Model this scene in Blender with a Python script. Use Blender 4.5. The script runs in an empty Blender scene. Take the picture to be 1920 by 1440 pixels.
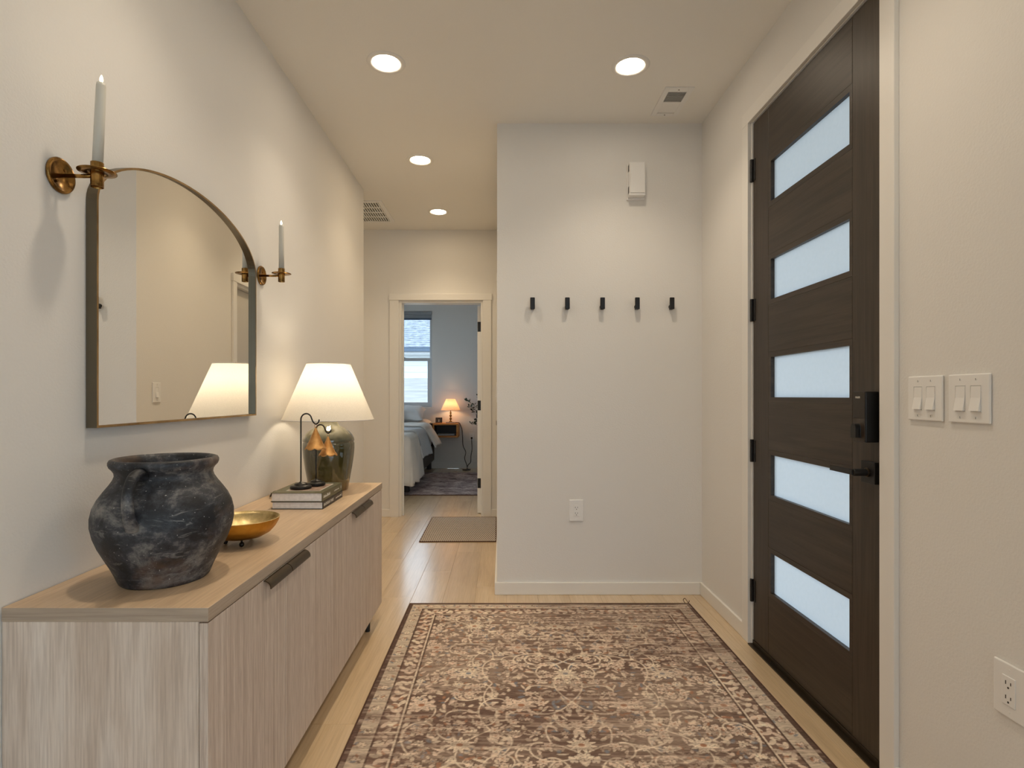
import bpy, math, random
import numpy as np
from mathutils import Vector, Matrix

random.seed(7)
rng = np.random.default_rng(11)
PI = math.pi
SC = bpy.context.scene
COL = SC.collection

# ------------------------------------------------------------------ camera, world, exposure
cam_d = bpy.data.cameras.new('camera')
cam_d.sensor_width = 36.0
cam_d.lens = 36.0 * 1040.0 / 1920.0
cam_d.shift_x = 17.0 / 1920.0
cam_d.shift_y = 22.0 / 1920.0
cam_d.clip_start = 0.05
cam = bpy.data.objects.new('camera', cam_d)
cam.location = (0, 0, 1.155)
cam.rotation_euler = (PI / 2, 0, 0)
COL.objects.link(cam)
SC.camera = cam

SKY_STRENGTH = 3.0
CAN_STRENGTH = 30.0
CAN_SPOT = 26.0
world = bpy.data.worlds.new('overcast_sky')
SC.world = world
world.use_nodes = True
bgn = world.node_tree.nodes['Background']
bgn.inputs['Color'].default_value = (0.74, 0.87, 1.0, 1)
bgn.inputs['Strength'].default_value = SKY_STRENGTH

vs = SC.view_settings
vs.view_transform = 'Standard'
vs.look = 'None'
vs.gamma = 1.0
vs.use_curve_mapping = False
vs.exposure = 0.25
SC.cycles.caustics_reflective = False
SC.cycles.caustics_refractive = False
SC.cycles.adaptive_threshold = 0.04
SC.cycles.max_bounces = 8
SC.cycles.diffuse_bounces = 4
SC.cycles.glossy_bounces = 3
SC.cycles.transmission_bounces = 4
SC.cycles.transparent_max_bounces = 8

# ------------------------------------------------------------------ material helpers
def new_mat(name):
    m = bpy.data.materials.new(name)
    m.use_nodes = True
    nt = m.node_tree
    return m, nt, nt.nodes['Principled BSDF']

def rgba(c):
    return (c[0], c[1], c[2], 1.0)

def nd(nt, kind, **kw):
    n = nt.nodes.new(kind)
    for k, v in kw.items():
        setattr(n, k, v)
    return n

def ramp(nt, stops, fac=None):
    r = nd(nt, 'ShaderNodeValToRGB')
    el = r.color_ramp.elements
    while len(el) > 1:
        el.remove(el[-1])
    el[0].position = stops[0][0]
    el[0].color = rgba(stops[0][1])
    for p, c in stops[1:]:
        e = el.new(p)
        e.color = rgba(c)
    if fac is not None:
        nt.links.new(fac, r.inputs['Fac'])
    return r

def coords(nt, scale=(1, 1, 1), rnd=False, rot=(0, 0, 0)):
    tc = nd(nt, 'ShaderNodeTexCoord')
    mp = nd(nt, 'ShaderNodeMapping')
    mp.inputs['Scale'].default_value = scale
    mp.inputs['Rotation'].default_value = rot
    src = tc.outputs['Object']
    if rnd:
        oi = nd(nt, 'ShaderNodeObjectInfo')
        ml = nd(nt, 'ShaderNodeMath', operation='MULTIPLY')
        ml.inputs[1].default_value = 37.0
        nt.links.new(oi.outputs['Random'], ml.inputs[0])
        ad = nd(nt, 'ShaderNodeVectorMath', operation='ADD')
        nt.links.new(src, ad.inputs[0])
        nt.links.new(ml.outputs[0], ad.inputs[1])
        src = ad.outputs[0]
    nt.links.new(src, mp.inputs['Vector'])
    return mp.outputs['Vector']

def noise(nt, vec, scale, detail=3, rough=0.5, dist=0.0):
    n = nd(nt, 'ShaderNodeTexNoise')
    n.inputs['Scale'].default_value = scale
    n.inputs['Detail'].default_value = detail
    n.inputs['Roughness'].default_value = rough
    n.inputs['Distortion'].default_value = dist
    nt.links.new(vec, n.inputs['Vector'])
    return n.outputs['Fac']

def bump(nt, p, h, strength=0.2, dist=0.002):
    b = nd(nt, 'ShaderNodeBump')
    b.inputs['Strength'].default_value = strength
    b.inputs['Distance'].default_value = dist
    nt.links.new(h, b.inputs['Height'])
    nt.links.new(b.outputs['Normal'], p.inputs['Normal'])

def mixc(nt, a, b, fac, mode='MIX'):
    m = nd(nt, 'ShaderNodeMix', data_type='RGBA', blend_type=mode)
    for sock, v in ((m.inputs['Factor'], fac), (m.inputs['A'], a), (m.inputs['B'], b)):
        if isinstance(v, (int, float)):
            sock.default_value = v
        elif isinstance(v, tuple):
            sock.default_value = rgba(v)
        else:
            nt.links.new(v, sock)
    return m.outputs['Result']

def plain(name, c, rough=0.5, metal=0.0, spec=None, coat=0.0, var=0.06, vscale=6.0):
    m, nt, p = new_mat(name)
    v = coords(nt)
    f = noise(nt, v, vscale, 4)
    a = tuple(max(0, x * (1 - var)) for x in c)
    b = tuple(min(1, x * (1 + var)) for x in c)
    r = ramp(nt, [(0.3, a), (0.7, b)], f)
    nt.links.new(r.outputs['Color'], p.inputs['Base Color'])
    p.inputs['Roughness'].default_value = rough
    p.inputs['Metallic'].default_value = metal
    if spec is not None:
        p.inputs['Specular IOR Level'].default_value = spec
    p.inputs['Coat Weight'].default_value = coat
    return m

def paint(name, c, tex=0.35, scale=150.0, rough=0.55):
    m, nt, p = new_mat(name)
    v = coords(nt)
    f = noise(nt, v, 1.3, 2)
    r = ramp(nt, [(0.3, tuple(x * 0.985 for x in c)), (0.7, c)], f)
    nt.links.new(r.outputs['Color'], p.inputs['Base Color'])
    p.inputs['Roughness'].default_value = rough
    p.inputs['Specular IOR Level'].default_value = 0.3
    h = noise(nt, v, scale, 3, 0.5)
    bump(nt, p, h, tex, 0.002)
    return m

def wood(name, axis, stops, along=1.6, across=26.0, pore=150.0, rough=0.45, rnd=False, pore_amt=0.35, bmp=0.12, varcol=None):
    m, nt, p = new_mat(name)
    sc = [across] * 3
    sc[axis] = along
    v = coords(nt, tuple(sc), rnd)
    n1 = noise(nt, v, 1.0, 5, 0.55, 0.6)
    base = ramp(nt, stops, n1).outputs['Color']
    sc2 = [pore] * 3
    sc2[axis] = pore * 0.035
    v2 = coords(nt, tuple(sc2), rnd)
    n2 = noise(nt, v2, 1.0, 3, 0.6)
    pr = ramp(nt, [(0.35, (0.62, 0.58, 0.55)), (0.6, (1, 1, 1))], n2).outputs['Color']
    c = mixc(nt, base, pr, pore_amt, 'MULTIPLY')
    if varcol is not None:
        oi = nd(nt, 'ShaderNodeObjectInfo')
        vr = ramp(nt, [(0.0, varcol[0]), (0.5, (1, 1, 1)), (1.0, varcol[1])], oi.outputs['Random']).outputs['Color']
        c = mixc(nt, c, vr, 1.0, 'MULTIPLY')
    nt.links.new(c, p.inputs['Base Color'])
    p.inputs['Roughness'].default_value = rough
    if bmp:
        bump(nt, p, n2, bmp, 0.001)
    return m

def emit(name, c, s):
    m, nt, p = new_mat(name)
    p.inputs['Base Color'].default_value = rgba(c)
    p.inputs['Emission Color'].default_value = rgba(c)
    p.inputs['Emission Strength'].default_value = s
    return m

def brass(name, c1, c2, rough=0.28, scale=14.0):
    m, nt, p = new_mat(name)
    v = coords(nt)
    f = noise(nt, v, scale, 5, 0.6)
    r = ramp(nt, [(0.3, c1), (0.65, c2)], f)
    nt.links.new(r.outputs['Color'], p.inputs['Base Color'])
    p.inputs['Metallic'].default_value = 1.0
    rr = ramp(nt, [(0.2, (rough * 1.6,) * 3), (0.8, (rough * 0.8,) * 3)], f)
    nt.links.new(rr.outputs['Color'], p.inputs['Roughness'])
    return m

def shade_mat(name, c, trans=0.5, scale=240.0):
    m, nt, p = new_mat(name)
    v = coords(nt, (1, 1, 2.5))
    f = noise(nt, v, scale, 3, 0.6)
    r = ramp(nt, [(0.3, tuple(x * 0.86 for x in c)), (0.7, c)], f).outputs['Color']
    d = nd(nt, 'ShaderNodeBsdfDiffuse')
    t = nd(nt, 'ShaderNodeBsdfTranslucent')
    nt.links.new(r, d.inputs['Color'])
    nt.links.new(r, t.inputs['Color'])
    mx = nd(nt, 'ShaderNodeMixShader')
    mx.inputs[0].default_value = trans
    nt.links.new(d.outputs[0], mx.inputs[1])
    nt.links.new(t.outputs[0], mx.inputs[2])
    nt.links.new(mx.outputs[0], nt.nodes['Material Output'].inputs['Surface'])
    return m

def glass_mat(name):
    m, nt, p = new_mat(name)
    tr = nd(nt, 'ShaderNodeBsdfTransparent')
    tr.inputs['Color'].default_value = (0.93, 0.96, 0.97, 1)
    gl = nd(nt, 'ShaderNodeBsdfGlossy')
    gl.inputs['Roughness'].default_value = 0.02
    fr = nd(nt, 'ShaderNodeFresnel')
    fr.inputs['IOR'].default_value = 1.3
    mx = nd(nt, 'ShaderNodeMixShader')
    nt.links.new(fr.outputs[0], mx.inputs[0])
    nt.links.new(tr.outputs[0], mx.inputs[1])
    nt.links.new(gl.outputs[0], mx.inputs[2])
    nt.links.new(mx.outputs[0], nt.nodes['Material Output'].inputs['Surface'])
    return m

def frosted_mat(name):
    m, nt, p = new_mat(name)
    v = coords(nt)
    f = noise(nt, v, 60, 3)
    r = ramp(nt, [(0.3, (0.84, 0.90, 0.95)), (0.7, (0.87, 0.925, 0.975))], f).outputs['Color']
    t = nd(nt, 'ShaderNodeBsdfTranslucent')
    nt.links.new(r, t.inputs['Color'])
    gl = nd(nt, 'ShaderNodeBsdfGlossy')
    gl.inputs['Roughness'].default_value = 0.35
    mx = nd(nt, 'ShaderNodeMixShader')
    mx.inputs[0].default_value = 0.06
    nt.links.new(t.outputs[0], mx.inputs[1])
    nt.links.new(gl.outputs[0], mx.inputs[2])
    nt.links.new(mx.outputs[0], nt.nodes['Material Output'].inputs['Surface'])
    return m

M = {}
M['wall'] = paint('wall_paint', (0.83, 0.81, 0.775))
M['ceil'] = paint('ceiling_paint', (0.90, 0.88, 0.835), 0.25, 120.0)
M['trim'] = paint('trim_paint', (0.86, 0.84, 0.80), 0.03, 60.0, 0.35)
M['plate'] = plain('white_plastic', (0.88, 0.87, 0.85), 0.3, var=0.02)
M['slot'] = plain('dark_slot', (0.02, 0.018, 0.016), 0.6)
M['black'] = plain('matte_black_metal', (0.010, 0.010, 0.011), 0.42, 0.2)
M['iron'] = plain('blackened_iron', (0.022, 0.019, 0.017), 0.4, 0.6, var=0.35, vscale=60)
M['bronze'] = plain('dark_bronze_handle', (0.075, 0.056, 0.038), 0.34, 0.85)
M['floor'] = wood('oak_floor', 1, [(0.25, (0.60, 0.43, 0.25)), (0.5, (0.71, 0.53, 0.325)), (0.75, (0.77, 0.595, 0.39))],
                  along=1.1, across=17.0, pore=180, rough=0.36, rnd=True, pore_amt=0.3, bmp=0.1,
                  varcol=((0.94, 0.93, 0.92), (1.03, 1.03, 1.03)))
_p = M['floor'].node_tree.nodes['Principled BSDF']
_p.inputs['Coat Weight'].default_value = 1.0
_p.inputs['Coat Roughness'].default_value = 0.20
_p.inputs['Coat IOR'].default_value = 1.7
OAK = [(0.26, (0.58, 0.46, 0.36)), (0.5, (0.74, 0.63, 0.53)), (0.75, (0.82, 0.73, 0.64))]
M['oak_y'] = wood('pale_oak_top', 1, [(0.2, (0.56, 0.395, 0.25)), (0.5, (0.67, 0.49, 0.32)), (0.8, (0.73, 0.55, 0.375))], along=1.3, across=16, pore=200, rough=0.42)
M['oak_z'] = wood('pale_oak_end', 2, OAK, along=2.2, across=15, pore=230, rough=0.5, pore_amt=0.5)
M['oak_door'] = wood('pale_oak_door', 2, [(0.30, (0.55, 0.44, 0.36)), (0.5, (0.68, 0.57, 0.48)), (0.70, (0.77, 0.67, 0.58))], along=1.4, across=95, pore=420, rough=0.5, rnd=True, pore_amt=0.6)
M['oak_edge'] = wood('pale_oak_edge', 1, [(0.25, (0.38, 0.30, 0.225)), (0.5, (0.47, 0.375, 0.285)), (0.75, (0.53, 0.43, 0.335))], along=1.3, across=60, pore=260, rough=0.5)
M['oak_edge_x'] = wood('pale_oak_end_edge', 0, [(0.25, (0.38, 0.30, 0.225)), (0.5, (0.47, 0.375, 0.285)), (0.75, (0.53, 0.43, 0.335))], along=2, across=60, pore=260, rough=0.5)
M['doorwood_z'] = wood('espresso_wood_upright', 2, [(0.3, (0.025, 0.0165, 0.0105)), (0.5, (0.042, 0.029, 0.019)), (0.75, (0.064, 0.045, 0.030))], along=2.0, across=45, pore=240, rough=0.42, pore_amt=0.5, bmp=0.25)
M['doorwood_y'] = wood('espresso_wood_rail', 1, [(0.3, (0.025, 0.0165, 0.0105)), (0.5, (0.042, 0.029, 0.019)), (0.75, (0.064, 0.045, 0.030))], along=2.0, across=45, pore=240, rough=0.42, pore_amt=0.5, bmp=0.25)
M['brass'] = brass('antique_brass', (0.075, 0.034, 0.009), (0.42, 0.235, 0.07), 0.2, 34)
M['brassframe'] = brass('brushed_brass', (0.22, 0.14, 0.06), (0.46, 0.31, 0.15), 0.34, 8)
M['frameside'] = plain('dark_brass_side', (0.15, 0.125, 0.085), 0.42, 0.7)  # darker frame sides; the inner side's dark reflection is put into the colour
M['bowl_in'] = brass('champagne_gold_leaf', (0.34, 0.25, 0.10), (0.80, 0.63, 0.33), 0.38, 22)
M['bowl_out'] = brass('amber_gold', (0.48, 0.22, 0.03), (0.70, 0.38, 0.07), 0.33, 14)
M['copper'] = brass('warm_copper', (0.50, 0.24, 0.07), (0.72, 0.42, 0.17), 0.42, 26)
m, nt, p = new_mat('mirror_glass')
p.inputs['Metallic'].default_value = 1.0
p.inputs['Base Color'].default_value = (0.88, 0.88, 0.86, 1)
p.inputs['Roughness'].default_value = 0.0
M['mirror'] = m
M['candle'] = plain('ivory_wax', (0.66, 0.64, 0.57), 0.45, var=0.03)
M['flame'] = emit('flame', (1.0, 0.80, 0.45), 9.0)
M['lens'] = emit('downlight_lens', (1.0, 0.845, 0.65), CAN_STRENGTH)
M['lens_hall'] = emit('warm_downlight_lens', (1.0, 0.775, 0.50), CAN_STRENGTH * 1.15)
M['shade'] = shade_mat('linen_shade', (0.90, 0.85, 0.76), 0.42)
M['shade2'] = shade_mat('pleated_shade', (0.90, 0.72, 0.56), 0.45, 60)
M['bulb'] = emit('warm_bulb', (1.0, 0.84, 0.62), 42.0)
M['bulb2'] = emit('amber_bulb', (1.0, 0.60, 0.29), 60.0)
M['glass'] = glass_mat('window_glass')
M['frosted'] = frosted_mat('frosted_glass')
M['pages'] = plain('book_pages', (0.82, 0.79, 0.77), 0.8, var=0.08, vscale=90)
M['olive'] = plain('olive_book_cover', (0.115, 0.105, 0.052), 0.45)
M['ink'] = plain('black_book_cover', (0.012, 0.010, 0.010), 0.4)
M['print'] = plain('pale_print', (0.62, 0.60, 0.54), 0.6)
M['pinkprint'] = plain('cover_photo_print', (0.42, 0.27, 0.20), 0.5, var=0.4, vscale=40)
M['linen'] = plain('cream_linen', (0.78, 0.73, 0.67), 0.85, var=0.05)
M['white_linen'] = plain('white_cotton', (0.84, 0.83, 0.82), 0.85, var=0.04)
M['darkbed'] = plain('dark_walnut', (0.018, 0.010, 0.009), 0.45, var=0.3)
M['greypillow'] = plain('grey_floral_cotton', (0.25, 0.26, 0.31), 0.85, var=0.6, vscale=30)
M['orangewood'] = wood('honey_wood', 0, [(0.3, (0.55, 0.20, 0.035)), (0.6, (0.70, 0.29, 0.06)), (0.8, (0.76, 0.35, 0.09))], along=3, across=30, pore=150)
M['stone'] = plain('grey_stone', (0.30, 0.29, 0.26), 0.5, var=0.2, vscale=40)
M['leaf'] = plain('dark_green_leaf', (0.022, 0.042, 0.016), 0.5, var=0.3)
M['twig'] = plain('dark_twig', (0.05, 0.033, 0.02), 0.7)
M['ceramic'] = plain('charcoal_ceramic', (0.08, 0.075, 0.07), 0.4)
M['picture'] = plain('dim_picture', (0.05, 0.035, 0.025), 0.4, var=0.7, vscale=60)
M['blind'] = plain('grey_blind', (0.34, 0.36, 0.38), 0.7)
M['vinyl'] = plain('white_vinyl', (0.62, 0.63, 0.64), 0.4, var=0.02)
M['siding'] = paint('white_siding', (0.80, 0.83, 0.84), 0.1, 40)
M['gutter'] = plain('blue_grey_gutter', (0.10, 0.14, 0.20), 0.35, 0.2)
M['fence'] = wood('weathered_fence', 0, [(0.25, (0.42, 0.42, 0.42)), (0.5, (0.54, 0.53, 0.52)), (0.8, (0.64, 0.64, 0.63))], along=1.2, across=20, pore=90, rnd=True, rough=0.8)
M['concrete'] = plain('pale_concrete', (0.50, 0.49, 0.47), 0.85, var=0.12, vscale=2)
M['shaded_door'] = paint('shaded_white_door', (0.60, 0.56, 0.49), 0.03, 60, 0.4)  # white door, its shade put into the warm grey colour

# shingle roof: mottled blue-grey
m, nt, p = new_mat('roof_shingle')
v = coords(nt, (3.0, 9.0, 9.0))
f = noise(nt, v, 2.2, 5, 0.65)
nt.links.new(ramp(nt, [(0.35, (0.10, 0.12, 0.16)), (0.55, (0.26, 0.29, 0.34)), (0.7, (0.55, 0.58, 0.61))], f).outputs['Color'], p.inputs['Base Color'])
p.inputs['Roughness'].default_value = 0.6
M['shingle'] = m

# blackened pottery: soot, ash patches, brown blush, pale specks
m, nt, p = new_mat('black_pottery')
v = coords(nt)
f1 = noise(nt, coords(nt, (1, 1, 1.3)), 7.5, 12, 0.74, 0.25)
c1 = ramp(nt, [(0.44, (0.007, 0.0085, 0.012)), (0.52, (0.034, 0.037, 0.046)), (0.60, (0.17, 0.165, 0.16)), (0.72, (0.36, 0.32, 0.275))], f1).outputs['Color']
f2 = noise(nt, coords(nt, (1, 1, 1.5)), 5.0, 4, 0.6)
c2 = mixc(nt, c1, (0.15, 0.085, 0.05), ramp(nt, [(0.54, (0, 0, 0)), (0.68, (0.65, 0.65, 0.65))], f2).outputs['Color'])
f4 = noise(nt, coords(nt, (1, 1, 4.5), rot=(0.2, 0.15, 0)), 14.0, 6, 0.7, 1.2)
c3 = mixc(nt, c2, (0.30, 0.29, 0.28), ramp(nt, [(0.58, (0, 0, 0)), (0.70, (0.6, 0.6, 0.6))], f4).outputs['Color'])
f3 = noise(nt, v, 170.0, 2, 0.5)
c4 = mixc(nt, c3, (0.42, 0.41, 0.40), ramp(nt, [(0.70, (0, 0, 0)), (0.75, (0.9, 0.9, 0.9))], f3).outputs['Color'])
nt.links.new(c4, p.inputs['Base Color'])
p.inputs['Roughness'].default_value = 0.52
bump(nt, p, f1, 0.35, 0.003)
M['pottery'] = m

# olive glaze with amber run-off at the foot
m, nt, p = new_mat('olive_glaze')
v = coords(nt)
f1 = noise(nt, coords(nt, (1, 1, 0.4)), 14.0, 4, 0.6)
sep = nd(nt, 'ShaderNodeSeparateXYZ')
nt.links.new(v, sep.inputs[0])
rz = ramp(nt, [(0.0, (0.16, 0.085, 0.020)), (0.06, (0.085, 0.068, 0.018)), (0.19, (0.062, 0.058, 0.022)), (0.25, (0.12, 0.115, 0.062)), (0.33, (0.24, 0.23, 0.155))], sep.outputs['Z']).outputs['Color']
c = mixc(nt, rz, ramp(nt, [(0.3, (0.62, 0.62, 0.6)), (0.7, (1.1, 1.08, 1.0))], f1).outputs['Color'], 1.0, 'MULTIPLY')
nt.links.new(c, p.inputs['Base Color'])
p.inputs['Roughness'].default_value = 0.04
p.inputs['Specular IOR Level'].default_value = 0.9
p.inputs['Coat Weight'].default_value = 0.6
p.inputs['Coat Roughness'].default_value = 0.03
M['glaze'] = m

# striped blanket
m, nt, p = new_mat('striped_blanket')
v = coords(nt)
w = nd(nt, 'ShaderNodeTexWave', wave_type='BANDS', bands_direction='Y')
w.inputs['Scale'].default_value = 9.0
nt.links.new(v, w.inputs['Vector'])
nt.links.new(ramp(nt, [(0.55, (0.70, 0.70, 0.70)), (0.8, (0.40, 0.43, 0.47))], w.outputs['Fac']).outputs['Color'], p.inputs['Base Color'])
p.inputs['Roughness'].default_value = 0.9
M['stripe'] = m

# distressed bedroom rug
m, nt, p = new_mat('faded_plum_rug')
v = coords(nt, (1, 1, 1))
f1 = noise(nt, v, 5.0, 9, 0.75, 0.4)
f2 = noise(nt, coords(nt, (34, 52, 1)), 1.0, 4, 0.75)
c1 = ramp(nt, [(0.36, (0.11, 0.085, 0.10)), (0.46, (0.36, 0.30, 0.31)), (0.55, (0.56, 0.50, 0.50)), (0.65, (0.82, 0.78, 0.78))], f1).outputs['Color']
c = mixc(nt, c1, ramp(nt, [(0.35, (0.45, 0.42, 0.44)), (0.65, (1.25, 1.2, 1.2))], f2).outputs['Color'], 0.8, 'MULTIPLY')
nt.links.new(c, p.inputs['Base Color'])
p.inputs['Roughness'].default_value = 0.95
M['bedrug'] = m

# woven hall mat: rows of short dashes
m, nt, p = new_mat('woven_mat')
v = coords(nt)
br = nd(nt, 'ShaderNodeTexBrick')
br.inputs['Scale'].default_value = 1.0
br.inputs['Brick Width'].default_value = 0.016
br.inputs['Row Height'].default_value = 0.034
br.inputs['Mortar Size'].default_value = 0.0035
br.inputs['Mortar Smooth'].default_value = 0.2
br.inputs['Color1'].default_value = (0.22, 0.155, 0.115, 1)
br.inputs['Color2'].default_value = (0.15, 0.11, 0.085, 1)
br.inputs['Mortar'].default_value = (0.60, 0.545, 0.49, 1)
nt.links.new(v, br.inputs['Vector'])
nt.links.new(br.outputs['Color'], p.inputs['Base Color'])
p.inputs['Roughness'].default_value = 0.9
M['mat'] = m

# rug: colours come from a per-vertex attribute, frayed by woven streaks
m, nt, p = new_mat('printed_rug')
at = nd(nt, 'ShaderNodeAttribute', attribute_name='Col')
f2 = noise(nt, coords(nt, (40, 420, 1)), 1.0, 2, 0.6)
c = mixc(nt, at.outputs['Color'], ramp(nt, [(0.3, (0.68, 0.66, 0.64)), (0.7, (1.22, 1.2, 1.18))], f2).outputs['Color'], 0.85, 'MULTIPLY')
nt.links.new(c, p.inputs['Base Color'])
p.inputs['Roughness'].default_value = 0.95
p.inputs['Specular IOR Level'].default_value = 0.15
bump(nt, p, f2, 0.3, 0.002)
M['rug'] = m
M['rugedge'] = plain('rug_binding', (0.085, 0.040, 0.026), 0.9, var=0.3, vscale=80)

# ------------------------------------------------------------------ mesh helpers
def box(x0, x1, y0, y1, z0, z1):
    v = [(x0, y0, z0), (x1, y0, z0), (x1, y1, z0), (x0, y1, z0), (x0, y0, z1), (x1, y0, z1), (x1, y1, z1), (x0, y1, z1)]
    f = [(0, 3, 2, 1), (4, 5, 6, 7), (0, 1, 5, 4), (1, 2, 6, 5), (2, 3, 7, 6), (3, 0, 4, 7)]
    return v, f

def join(*ms):
    V, F = [], []
    for v, f in ms:
        o = len(V)
        V += list(v)
        F += [tuple(i + o for i in q) for q in f]
    return V, F

def lathe(prof, n=48, axis='Z', c=(0, 0, 0), closed=False):
    V, F = [], []
    rings = []
    for r, z in prof:
        if r < 1e-6:
            rings.append([len(V)])
            V.append((0, 0, z))
        else:
            rings.append(list(range(len(V), len(V) + n)))
            for k in range(n):
                a = 2 * PI * k / n
                V.append((r * math.cos(a), r * math.sin(a), z))
    pairs = list(zip(rings[:-1], rings[1:]))
    if closed:
        pairs.append((rings[-1], rings[0]))
    for A, B in pairs:
        if len(A) == 1 and len(B) == 1:
            continue
        for k in range(n):
            k2 = (k + 1) % n
            if len(A) == 1:
                F.append((A[0], B[k2], B[k]))
            elif len(B) == 1:
                F.append((A[k], A[k2], B[0]))
            else:
                F.append((A[k], A[k2], B[k2], B[k]))
    if axis == 'X':
        V = [(z, x, y) for x, y, z in V]
    elif axis == 'Y':
        V = [(y, z, x) for x, y, z in V]
    V = [(x + c[0], y + c[1], z + c[2]) for x, y, z in V]
    return V, F

def cyl(r, z0, z1, n=32, axis='Z', c=(0, 0, 0), e=0.0):
    if e:
        prof = [(0, z0), (r - e, z0), (r, z0 + e), (r, z1 - e), (r - e, z1), (0, z1)]
    else:
        prof = [(0, z0), (r, z0), (r, z1), (0, z1)]
    return lathe(prof, n, axis, c)

def smooth_path(pts, n=8):
    P = [Vector(q) for q in pts]
    out = []
    for i in range(len(P) - 1):
        p0 = P[max(i - 1, 0)]; p1 = P[i]; p2 = P[i + 1]; p3 = P[min(i + 2, len(P) - 1)]
        for k in range(n):
            t = k / n
            out.append(0.5 * ((2 * p1) + (p2 - p0) * t + (2 * p0 - 5 * p1 + 4 * p2 - p3) * t * t + (3 * p1 - p0 - 3 * p2 + p3) * t ** 3))
    out.append(P[-1])
    return out

def tube(pts, r, n=10, flat=1.0, smooth=0):
    if smooth:
        pts = smooth_path(pts, smooth)
    P = [Vector(q) for q in pts]
    R = r if isinstance(r, (list, tuple)) else None
    V, F = [], []
    T0 = (P[1] - P[0]).normalized()
    up = Vector((0, 0, 1)) if abs(T0.z) < 0.9 else Vector((1, 0, 0))
    N = (up - T0 * up.dot(T0)).normalized()
    for i, q in enumerate(P):
        T = (P[min(i + 1, len(P) - 1)] - P[max(i - 1, 0)]).normalized()
        N = (N - T * N.dot(T)).normalized()
        B = T.cross(N)
        if R:
            s = i / (len(P) - 1) * (len(R) - 1)
            k = min(int(s), len(R) - 2)
            rr = R[k] + (R[k + 1] - R[k]) * (s - k)
        else:
            rr = r
        for k in range(n):
            a = 2 * PI * k / n
            V.append(tuple(q + N * (rr * flat * math.cos(a)) + B * (rr * math.sin(a))))
    for i in range(len(P) - 1):
        for k in range(n):
            k2 = (k + 1) % n
            F.append((i * n + k, i * n + k2, (i + 1) * n + k2, (i + 1) * n + k))
    F.append(tuple(range(n))[::-1])
    F.append(tuple(range((len(P) - 1) * n, len(P) * n)))
    return V, F

def shift(mf, d):
    return [(x + d[0], y + d[1], z + d[2]) for x, y, z in mf[0]], mf[1]

def prism_y(poly, y0, y1):
    """closed outline in (x, z), pulled along y"""
    n = len(poly)
    V = [(x, y0, z) for x, z in poly] + [(x, y1, z) for x, z in poly]
    F = [tuple(range(n)), tuple(range(2 * n - 1, n - 1, -1))]
    for k in range(n):
        k2 = (k + 1) % n
        F.append((k, n + k, n + k2, k2))
    return V, F

def make(name, mf, mat, parent=None, smooth=False, bevel=0.0, seg=2, loc=None, rot=None, label=None):
    me = bpy.data.meshes.new(name)
    me.from_pydata(mf[0], [], mf[1])
    me.materials.append(M[mat] if isinstance(mat, str) else mat)
    if smooth:
        me.polygons.foreach_set('use_smooth', [True] * len(me.polygons))
    me.update()
    o = bpy.data.objects.new(name, me)
    COL.objects.link(o)
    if bevel:
        b = o.modifiers.new('bevel', 'BEVEL')
        b.width = bevel
        b.segments = seg
        b.limit_method = 'ANGLE'
        b.angle_limit = math.radians(40)
    if parent is not None:
        o.parent = parent
    if loc is not None:
        o.location = loc
    if rot is not None:
        o.rotation_euler = rot
    if label:
        o['label'] = label
    return o

def smooth_sharp(o, deg=35):
    try:
        o.data.set_sharp_from_angle(angle=math.radians(deg))
    except Exception:
        pass
    return o

def tag(o, label, cat, group=None, kind=None):
    o['label'] = label
    o['category'] = cat
    if group:
        o['group'] = group
    if kind:
        o['kind'] = kind
    return o

def thing(name, label, cat, loc=(0, 0, 0), rot=(0, 0, 0), group=None, kind=None):
    o = bpy.data.objects.new(name, None)
    o.empty_display_size = 0.05
    COL.objects.link(o)
    o.location = loc
    o.rotation_euler = rot
    return tag(o, label, cat, group, kind)

def struct(name, mf, mat, label, cat, bevel=0.0):
    o = make(name, mf, mat, bevel=bevel)
    return tag(o, label, cat, kind='structure')

def text_mesh(name, s, size, mat, parent, loc, rot, xscale=1.0, bold=0.0):
    cu = bpy.data.curves.new(name, 'FONT')
    cu.body = s
    cu.size = size
    cu.offset = bold
    cu.extrude = 0.0002
    cu.align_x = 'LEFT'
    cu.align_y = 'CENTER'
    t = bpy.data.objects.new(name + '_src', cu)
    COL.objects.link(t)
    dg = bpy.context.evaluated_depsgraph_get()
    me = bpy.data.meshes.new_from_object(t.evaluated_get(dg))
    bpy.data.objects.remove(t)
    bpy.data.curves.remove(cu)
    me.materials.clear()
    me.materials.append(M[mat])
    o = bpy.data.objects.new(name, me)
    COL.objects.link(o)
    o.parent = parent
    o.location = loc
    o.rotation_euler = rot
    o.scale = (xscale, 1, 1)
    return o

# ------------------------------------------------------------------ dimensions of the place
XL, XR = -1.073, 1.158          # entry walls
YB = 3.229                      # coat-hook wall
XH = -0.034                     # hall's right-hand wall
YE = 4.27                       # where the left wall stops
YF = 5.30                       # far hall wall
YW = 8.83                       # bedroom window wall
H = 2.74
GX, GY = 5.6, -4.6              # great room behind the camera
T = 0.12

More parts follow.
